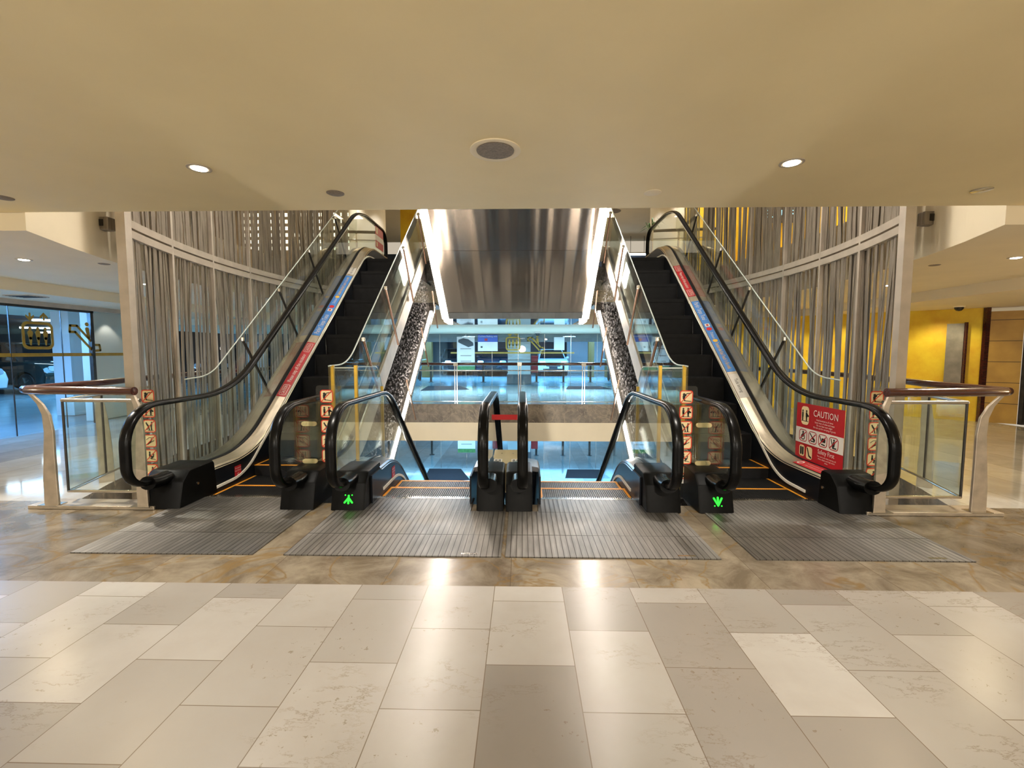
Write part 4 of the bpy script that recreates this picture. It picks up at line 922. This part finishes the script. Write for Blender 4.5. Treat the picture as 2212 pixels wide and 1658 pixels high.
# ------------------------------------------------------------------ cars and motorcycles
def car(x, y, rot, paint, label, k=1.0, plate='', hatch=False):
    r = thing('car', label, 'car', (0, 0, 0), 'parked cars')
    w = .90
    low = [(-2.15, .30), (-2.2, .55), (-2.12, .78), (-1.95, .92), (-1.05, 1.06), (1.9, 1.08), (2.15, .98), (2.2, .55), (2.12, .30), (1.72, .28), (1.66, .5), (1.48, .68), (1.25, .72), (1.02, .66), (.86, .5), (.8, .28), (-.92, .28), (-.98, .5), (-1.14, .68), (-1.37, .72), (-1.6, .66), (-1.76, .5), (-1.82, .28)]
    mb = MB(); m = len(low); vs = []
    for dx, ins in ((-w, .05), (-w + .07, 0), (w - .07, 0), (w, .05)): vs += [(dx, yy * (1 - ins * .55), .62 + (zz - .62) * (1 - ins)) for yy, zz in low]
    mb.add(vs, [tuple(range(m)), tuple(3 * m + i for i in range(m))[::-1]] + [(a * m + i, a * m + (i + 1) % m, (a + 1) * m + (i + 1) % m, (a + 1) * m + i) for a in range(3) for i in range(m)])
    bo = mb.build('body', paint, r, smooth=40)
    B = [(-1.0, 1.05), (1.95, 1.06), (1.75, 1.56), (-.25, 1.58)]
    hw = (.80, .80, .62, .62)
    cabin = MB().add([(sx * q, yy, zz) for sx in (-1, 1) for (yy, zz), q in zip(B, hw)], [(0, 1, 2, 3), (4, 5, 6, 7), (0, 1, 5, 4), (1, 2, 6, 5), (2, 3, 7, 6), (3, 0, 4, 7)]).build('windows', M['darkglass'], r)
    rf = MB().add([(sx * q, yy, zz) for zz0 in (0, .05) for sx, yy, q, zz in ((-1, -.35, .64, 1.57), (1, -.35, .64, 1.57), (1, 1.8, .64, 1.56), (-1, 1.8, .64, 1.56)) for zz in [zz + zz0]], [(3, 2, 1, 0), (4, 5, 6, 7), (0, 1, 5, 4), (1, 2, 6, 5), (2, 3, 7, 6), (3, 0, 4, 7)])
    for sx in (-1, 1):
        rf.bar((sx * .80, -1.0, 1.05), (sx * .63, -.27, 1.58), .06); rf.bar((sx * .81, .5, 1.05), (sx * .63, .5, 1.58), .07); rf.bar((sx * .80, 1.95, 1.05), (sx * .63, 1.76, 1.58), .09)
    rf.build('roof', paint, r, bevel=.01)
    for sx in (-1, 1):
        for yy in (-1.37, 1.25):
            t = MB().lathe((sx * .80, yy, .33), [(.20, -.10), (.30, -.10), (.33, -.06), (.33, .06), (.30, .10), (.20, .10)], 24, 'x').build('wheel', M['tyre'], r, smooth=40)
            rm = MB().lathe((sx * .895, yy, .33), [(.0, -.01), (.21, -.012), (.21, .012), (.0, .01)], 24, 'x').build('rim', M['darkmetal'], t)
            sp = MB()
            for i in range(5): a = 2 * PI * i / 5; sp.bar((sx * .91, yy, .33), (sx * .91, yy + .2 * math.cos(a), .33 + .2 * math.sin(a)), .05, .02)
            sp.build('spokes', M['steel'], t)
        MB().poly(rrect(.34, .16, .05), ((sx * .62, -2.135, .80), (1, sx * .25, 0), (0, .3, 1)), .03, 0).build('headlight', M['headlamp'], r)
        MB().bar((sx * .86, -.85, 1.08), (sx * 1.02, -.82, 1.12), .16, .12).build('mirror', paint, r, bevel=.02)
    gr = MB()
    for i in range(4): gr.box(-.42, .42, -2.215, -2.17, .60 + i * .055, .63 + i * .055)
    gr.box(-.6, .6, -2.19, -2.1, .36, .46); gr.build('grille', M['darkmetal'], r)
    p = MB().box(-.25, .25, -2.225, -2.205, .47, .58).build('number_plate', M['ink'], r)
    if plate: MB().text(plate, .10, ((0, -2.226, .525), (1, 0, 0), (0, 0, 1))).build('characters', M['vinyl'], p)
    r.scale = (k, k, k); r.rotation_euler = (0, 0, rot); r.location = (x, y, 0)
    return r
M['darkglass'] = mat('tinted car glass', (.01, .012, .014, 1), .06, spec=.8)
M['navy'] = mat('dark blue paint', (.010, .016, .026, 1), .18, coat=.8); M['char'] = mat('charcoal paint', (.02, .022, .026, 1), .2, coat=.8); M['whitecar'] = mat('white paint', (.62, .66, .70, 1), .2, coat=.8); M['darkgreen'] = mat('dark green paint', (.012, .022, .02, 1), .15, coat=.9)
car(-17.6, 15.6, PI / 2 - .12, M['darkgreen'], 'dark parked car with bright headlight behind the left glass wall', 1.05, 'BFF 6724')
car(-18.02, 12.75, PI / 2, M['whitecar'], 'white car nose just showing at the left edge behind the glass')
car(-13.6, 21.5, .1, M['navy'], 'dark car deep in the car park beyond the white pillar')
car(-4.15, 28.4, .22, M['char'], 'charcoal hatchback parked furthest left beyond the far lobby glass', .98)
car(-1.62, 27.6, -.04, M['navy'], 'dark blue car parked left of the white column beyond the far glass', 1.0)
car(1.75, 27.6, 0, M['whitecar'], 'white car parked right of the white column beyond the far glass', .95)
def moto(x, y, rot, label):
    r = thing('motorcycle', label, 'motorcycle', (0, 0, 0), 'parked motorcycles')
    for yy in (-.62, .62):
        t = MB().tube([(0, yy + .27 * math.cos(2 * PI * i / 20), .31 + .27 * math.sin(2 * PI * i / 20)) for i in range(20)], .045, 8, True).build('wheel', M['tyre'], r, smooth=50)
        MB().lathe((0, yy, .31), [(.05, -.06), (.05, .06)], 10, 'x').build('hub', M['steel'], t)
    b = MB().tube([(0, -.45, .80), (0, -.2, .62), (0, .1, .55), (0, .5, .66)], .12, 10, ry=.14); b.tube([(0, -.62, .31), (0, -.45, .85)], .03, 8); b.tube([(0, .05, .42), (0, .62, .31)], .03, 8); b.build('frame', M['char'], r, smooth=50)
    MB().tube([(0, -.1, .74), (0, .25, .76), (0, .62, .82)], .11, 10, ry=.05).build('seat', M['ink'], r, smooth=50)
    MB().tube([(-.33, -.35, 1.02), (-.1, -.46, .98), (.1, -.46, .98), (.33, -.35, 1.02)], .016, 8).build('handlebar', M['steel'], r, smooth=50)
    MB().lathe((0, -.6, .84), [(.0, -.03), (.08, -.03), (.09, .02), (.0, .06)], 14, 'y').build('headlight', M['headlamp'], r, smooth=50)
    r.rotation_euler = (0, 0, rot); r.location = (x, y, 0)
for i, (x, y, a, l) in enumerate(((-5.1, 22.3, .3, 'motorcycle nearest the glass at the left end of the car park'), (-5.9, 23.2, .5, 'motorcycle parked behind another at the left end of the car park'),
                                  (4.35, 22.5, -.3, 'motorcycle nearest the glass at the right end of the car park'), (5.1, 23.2, -.2, 'motorcycle parked behind another at the right end of the car park'))): moto(x, y, a, l)

# ------------------------------------------------------------------ fluorescent lights
def fluo(x, y, z, L, label, ang=0, top=2.75):
    r = thing('fluorescent_light', label, 'ceiling light', (x, y, z), 'car park fluorescent lights')
    d = Vector((math.cos(ang), math.sin(ang), 0)) * L / 2; c = Vector((x, y, z))
    MB().tube([c - d, c + d], .035, 8).build('tube', M['fluo'], r); MB().bar(c - d + Vector((0, 0, .05)), c + d + Vector((0, 0, .05)), .10, .04).build('fitting', M['vinyl'], r)
    for k in (-.7, .7): MB().bar(c + d * k + Vector((0, 0, .06)), Vector((x, y, top)) + d * k, .014).build('hanger', M['darkmetal'], r)
for x, y, z, w in ((-2.6, 22.5, 2.45, 'above the white poster'), (-.9, 24.0, 2.45, 'left of the white column'), (1.6, 24, 2.45, 'above the white car'), (3.0, 22.5, 2.42, 'right of the grey notice'), (-5.6, 25.5, 2.5, 'above the far left motorcycles'), (5.6, 26.5, 2.5, 'above the far right motorcycles')):
    fluo(x, y, z, 1.25, 'bluish fluorescent light %s beyond the far glass' % w)
LF = [(-10.4, 10.0, 'first'), (-14.2, 13.0, 'second'), (-16.4, 16.0, 'third'), (-17.6, 17.9, 'fourth'), (-22.5, 21.0, 'fifth'), (-25.5, 25, 'sixth'), (-27.5, 26.5, 'seventh'), (-10.9, 8.6, 'eighth')]
for x, y, w in LF: fluo(x, y, 2.5, 1.6, 'bluish fluorescent light in the left car park, %s from the glass' % w, .72)
for x, w in ((3.6, 'right'), (4.5, 'far right'), (-3.4, 'left')): fluo(x, 18.2, 5.2, .75, 'bluish fluorescent light at the back of the %s upper floor' % w, 0, 5.9)
for z in (-1.6,):
    for x in (-3, 0, 3): fluo(x, 24, z, 1.2, 'bluish fluorescent light %s in the lower car park' % ('left' if x < 0 else 'right' if x > 0 else 'centre'), 0, -.12)

# ------------------------------------------------------------------ upper floor bits seen over the screens
r = thing('glass_block_window', 'grid of small lit squares high behind the left slat screen', 'window', (-6.9, 13, 4.8))
MB().box(-9.2, -4.75, 13.3, 13.4, 3.3, 5.9).build('wall_panel', M['slat'], r)
b = MB()
for i in range(16):
    for j in range(6): b.box(-8.1 + i * .2, -8.1 + i * .2 + .10, 13.28, 13.3, 4.35 + j * .19, 4.35 + j * .19 + .095)
b.build('lit_blocks', M['block'], r)
r = thing('exit_sign', 'lit blue exit sign high behind the right slat screen', 'sign', (6.1, 11.6, 4.8))
MB().box(5.75, 6.75, 11.48, 11.52, 4.55, 4.95).build('sign_box', M['darkmetal'], r)
MB().text('KELUAR', .26, ((6.2, 11.478, 4.75), (1, 0, 0), (0, 0, 1))).build('lettering', M['signlit'], r)
MB().box(-3.86, -3.05, 14.6, 14.8, 3.3, 5.9).build('yellow_panel', M['yplaster'], None, kind='structure')
for s in (-1, 1):
    r = thing('upper_railing', 'glass and steel railing at the head of the %s escalator' % ('left' if s < 0 else 'right'), 'railing', (X(s, 3.9), 11.6, 3.3), 'upper railings')
    MB().tube([(X(s, 3.35), 11.7, 4.42), (X(s, 4.9), 11.5, 4.42)], .035, 10).build('handrail', M['darkmetal'], r, smooth=60)
    MB().tube([(X(s, 3.35), 11.7, 4.22), (X(s, 4.9), 11.5, 4.22)], .016, 8).build('mid_rail', M['steel'], r, smooth=60)
    for d in (3.4, 4.05, 4.8): MB().tube([(X(s, d), 11.65, 3.3), (X(s, d), 11.65, 4.42)], .025, 8).build('post', M['steel'], r, smooth=60)
    MB().box(min(X(s, 3.4), X(s, 4.8)), max(X(s, 3.4), X(s, 4.8)), 11.64, 11.65, 3.35, 4.2).build('glass_panel', M['glass'], r)
# plant beside the right column
r = thing('potted_palm', 'small green palm beside the cream column at the head of the right escalator', 'plant', (3.42, 12.35, 3.3))
MB().lathe((3.42, 12.35, 3.31), [(.12, 0), (.17, .3), (.18, .32), (.15, .32)], 18).build('pot', M['vinyl'], r, smooth=40)
st = MB().tube([(3.42, 12.35, 3.6), (3.42, 12.35, 4.6)], .02, 8).build('stem', M['wood'], r)
lf = MB()
for i in range(16):
    a = 2 * PI * i / 16 + R.random() * .3; L = R.uniform(.25, .4); ri = R.uniform(.1, .35); p0 = Vector((3.42, 12.35, 4.5 + R.random() * .1)); d = Vector((math.cos(a), math.sin(a), 0)); q = Vector((-d.y, d.x, 0)) * .018
    m1 = p0 + d * L * .5 + Vector((0, 0, ri)); e = p0 + d * L + Vector((0, 0, ri * .6))
    lf.add([p0 - q * .4, p0 + q * .4, m1 + q, m1 - q, e], [(0, 1, 2, 3), (3, 2, 4)])
lf.build('fronds', M['green'], r)
for s, x, y in ((1, 2.9, 15.0), (-1, -2.6, 15.5)):
    r = thing('air_vent', 'oval brown air vent in the upper ceiling %s the cream column' % ('left of' if s > 0 else 'right of'), 'vent', (x, y, 5.9), 'upper vents')
    MB().lathe((x, y, 5.9), [(.0, -.01), (.2, -.01), (.26, -.004), (.26, 0)], 24).build('vent_disc', M['grille'], r, smooth=40)

# ------------------------------------------------------------------ light
def lamp(kind, loc, e, col, size=.1, rot=(0, 0, 0), spot=None, blend=.6, shape=None, sy=None):
    l = bpy.data.lights.new('lamp', kind); l.energy = e; l.color = col
    if kind == 'AREA':
        l.size = size
        if sy: l.shape = 'RECTANGLE'; l.size_y = sy
        else: l.shape = 'DISK'
    else: l.shadow_soft_size = size
    if spot: l.spot_size = math.radians(spot); l.spot_blend = blend
    o = bpy.data.objects.new('lamp', l); COL.objects.link(o); o.location = loc; o.rotation_euler = rot; return o
WARM = (1, .80, .52); NEUT = (1, .93, .83); COOL = (.17, .54, 1)
# the two visible downlights, then added spots and point lamps behind the camera
for x in (-2.09, 1.69): lamp('SPOT', (x, 2.98, 2.57), 150, NEUT, .05, (0, 0, 0), 120, .8)
for x in (-3.6, -1.2, 1.2, 3.6): lamp('SPOT', (x, -1.1, 2.57), 480, NEUT, .06, (math.radians(56.5), 0, 0), 40, .9)  # unseen tilted spots, added for the bright band across the floor
for x in (-4, 0, 4): lamp('POINT', (x, -3.6, 1.6), 210, NEUT, .3)  # unseen point lamps, added to brighten the ceiling
# side walkway downlights
for x, y in ((-5.62, 5.08), (-5.78, 6.95), (-6.2, 9.5), (5.45, 5.22), (5.75, 7.35), (6.2, 9.4)): lamp('SPOT', (x, y, 2.42), 75, WARM, .05, (0, 0, 0), 150, .8)
for x, y in ((-7.6, 2.9), (8.3, 3.2)): lamp('POINT', (x, y, 1.5), 60 if x < 0 else 100, WARM, .15)  # unseen point lamps added to warm the soffits, not downlights
# wall washers on the yellow wall, both storeys
for z in (2.2, 5.6):
    for x, y in ((5.3, 11.9), (6.4, 11.3), (7.4, 10.55), (8.6, 9.5)): lamp('SPOT', (x - .3, y - .32, z), 40, (1, .88, .5), .03, (.25, -.2, 0), 120, .7)
lamp('SPOT', (-8.45 - .1, 9.4, 2.2), 10, NEUT, .03, (0, .0, 0), 80, .3)
# added spots over the opening, soffit edge downlights, upper storey lamps
for s in (-1, 1):
    lamp('SPOT', (X(s, 3.2), 5.6, 5.85), 150, NEUT, .06, (0, 0, 0), 110, .5)  # added spot hung in the open void to light the slats
    lamp('SPOT', (X(s, 4.9), 4.06, 2.42), 260 if s < 0 else 90, NEUT, .025, (-.18, s * .36, 0), 66, .5)
lamp('AREA', (CX, 14.5, 5.85), 150, WARM, 2.0, sy=2.0)
for s in (-1, 1): lamp('AREA', (X(s, 7), 8, 5.85), 120, WARM, 2.0)
for s in (-1, 1):
    for d in (3.5, 4.6): lamp('SPOT', (X(s, d), 12.2, 5.85), 60, NEUT, .05, (.15, 0, 0), 80, .5)
# lamps added under our floor and for the bluish spill through the left glass
for x in (-2.6, 2.3):
    lamp('AREA', (x, 3.3, -1.06), 700, NEUT, 1.6)  # unseen, added so the lower floor bounces light up to the ceiling edge
    lamp('SPOT', (x * .8, 3.4, -1.3), 900, NEUT, .1, (math.radians(93), 0, 0), 40, .6)  # unseen, added to brighten the far fascia
lamp('AREA', (-9.6, 6.6, 2.5), 800, (.16, .46, 1), 1.6, (0, math.radians(-40), 0), sy=2.5)  # added area lamp that turns the left floor bluish
# far lobby and car park
for x in (-2.5, 2.2): lamp('AREA', (x, 15.5, 2.1), 330, (.30, .64, 1), .6)
for x in (-6, -1.5, 3): lamp('AREA', (x, 23.5, 2.7), 600, COOL, 3, sy=3)
for x, y in ((-12, 9), (-14, 14), (-18, 19)): lamp('AREA', (x, y, 2.7), 220, COOL, 2.5, sy=2.5)
for x in (-3, 2.5): lamp('AREA', (x, 16.5, -1.05), 260, COOL, 2, sy=2)
lamp('AREA', (0, 25, -1.05), 420, COOL, 6, sy=4)
w = bpy.data.worlds.new('world'); sc.world = w; w.use_nodes = True
w.node_tree.nodes['Background'].inputs[0].default_value = (1, .87, .68, 1); w.node_tree.nodes['Background'].inputs[1].default_value = .45

sc.view_settings.view_transform = 'Standard'; sc.view_settings.look = 'None'; sc.view_settings.gamma = 1; sc.view_settings.exposure = 0.30
try: sc.view_settings.use_curve_mapping = False
except Exception: pass
sc.cycles.adaptive_threshold = .025; sc.cycles.max_bounces = 8; sc.cycles.transparent_max_bounces = 24; sc.cycles.glossy_bounces = 5; sc.cycles.diffuse_bounces = 4
sc.cycles.sample_clamp_indirect = 6; sc.cycles.use_denoising = True; sc.cycles.caustics_reflective = False; sc.cycles.caustics_refractive = False
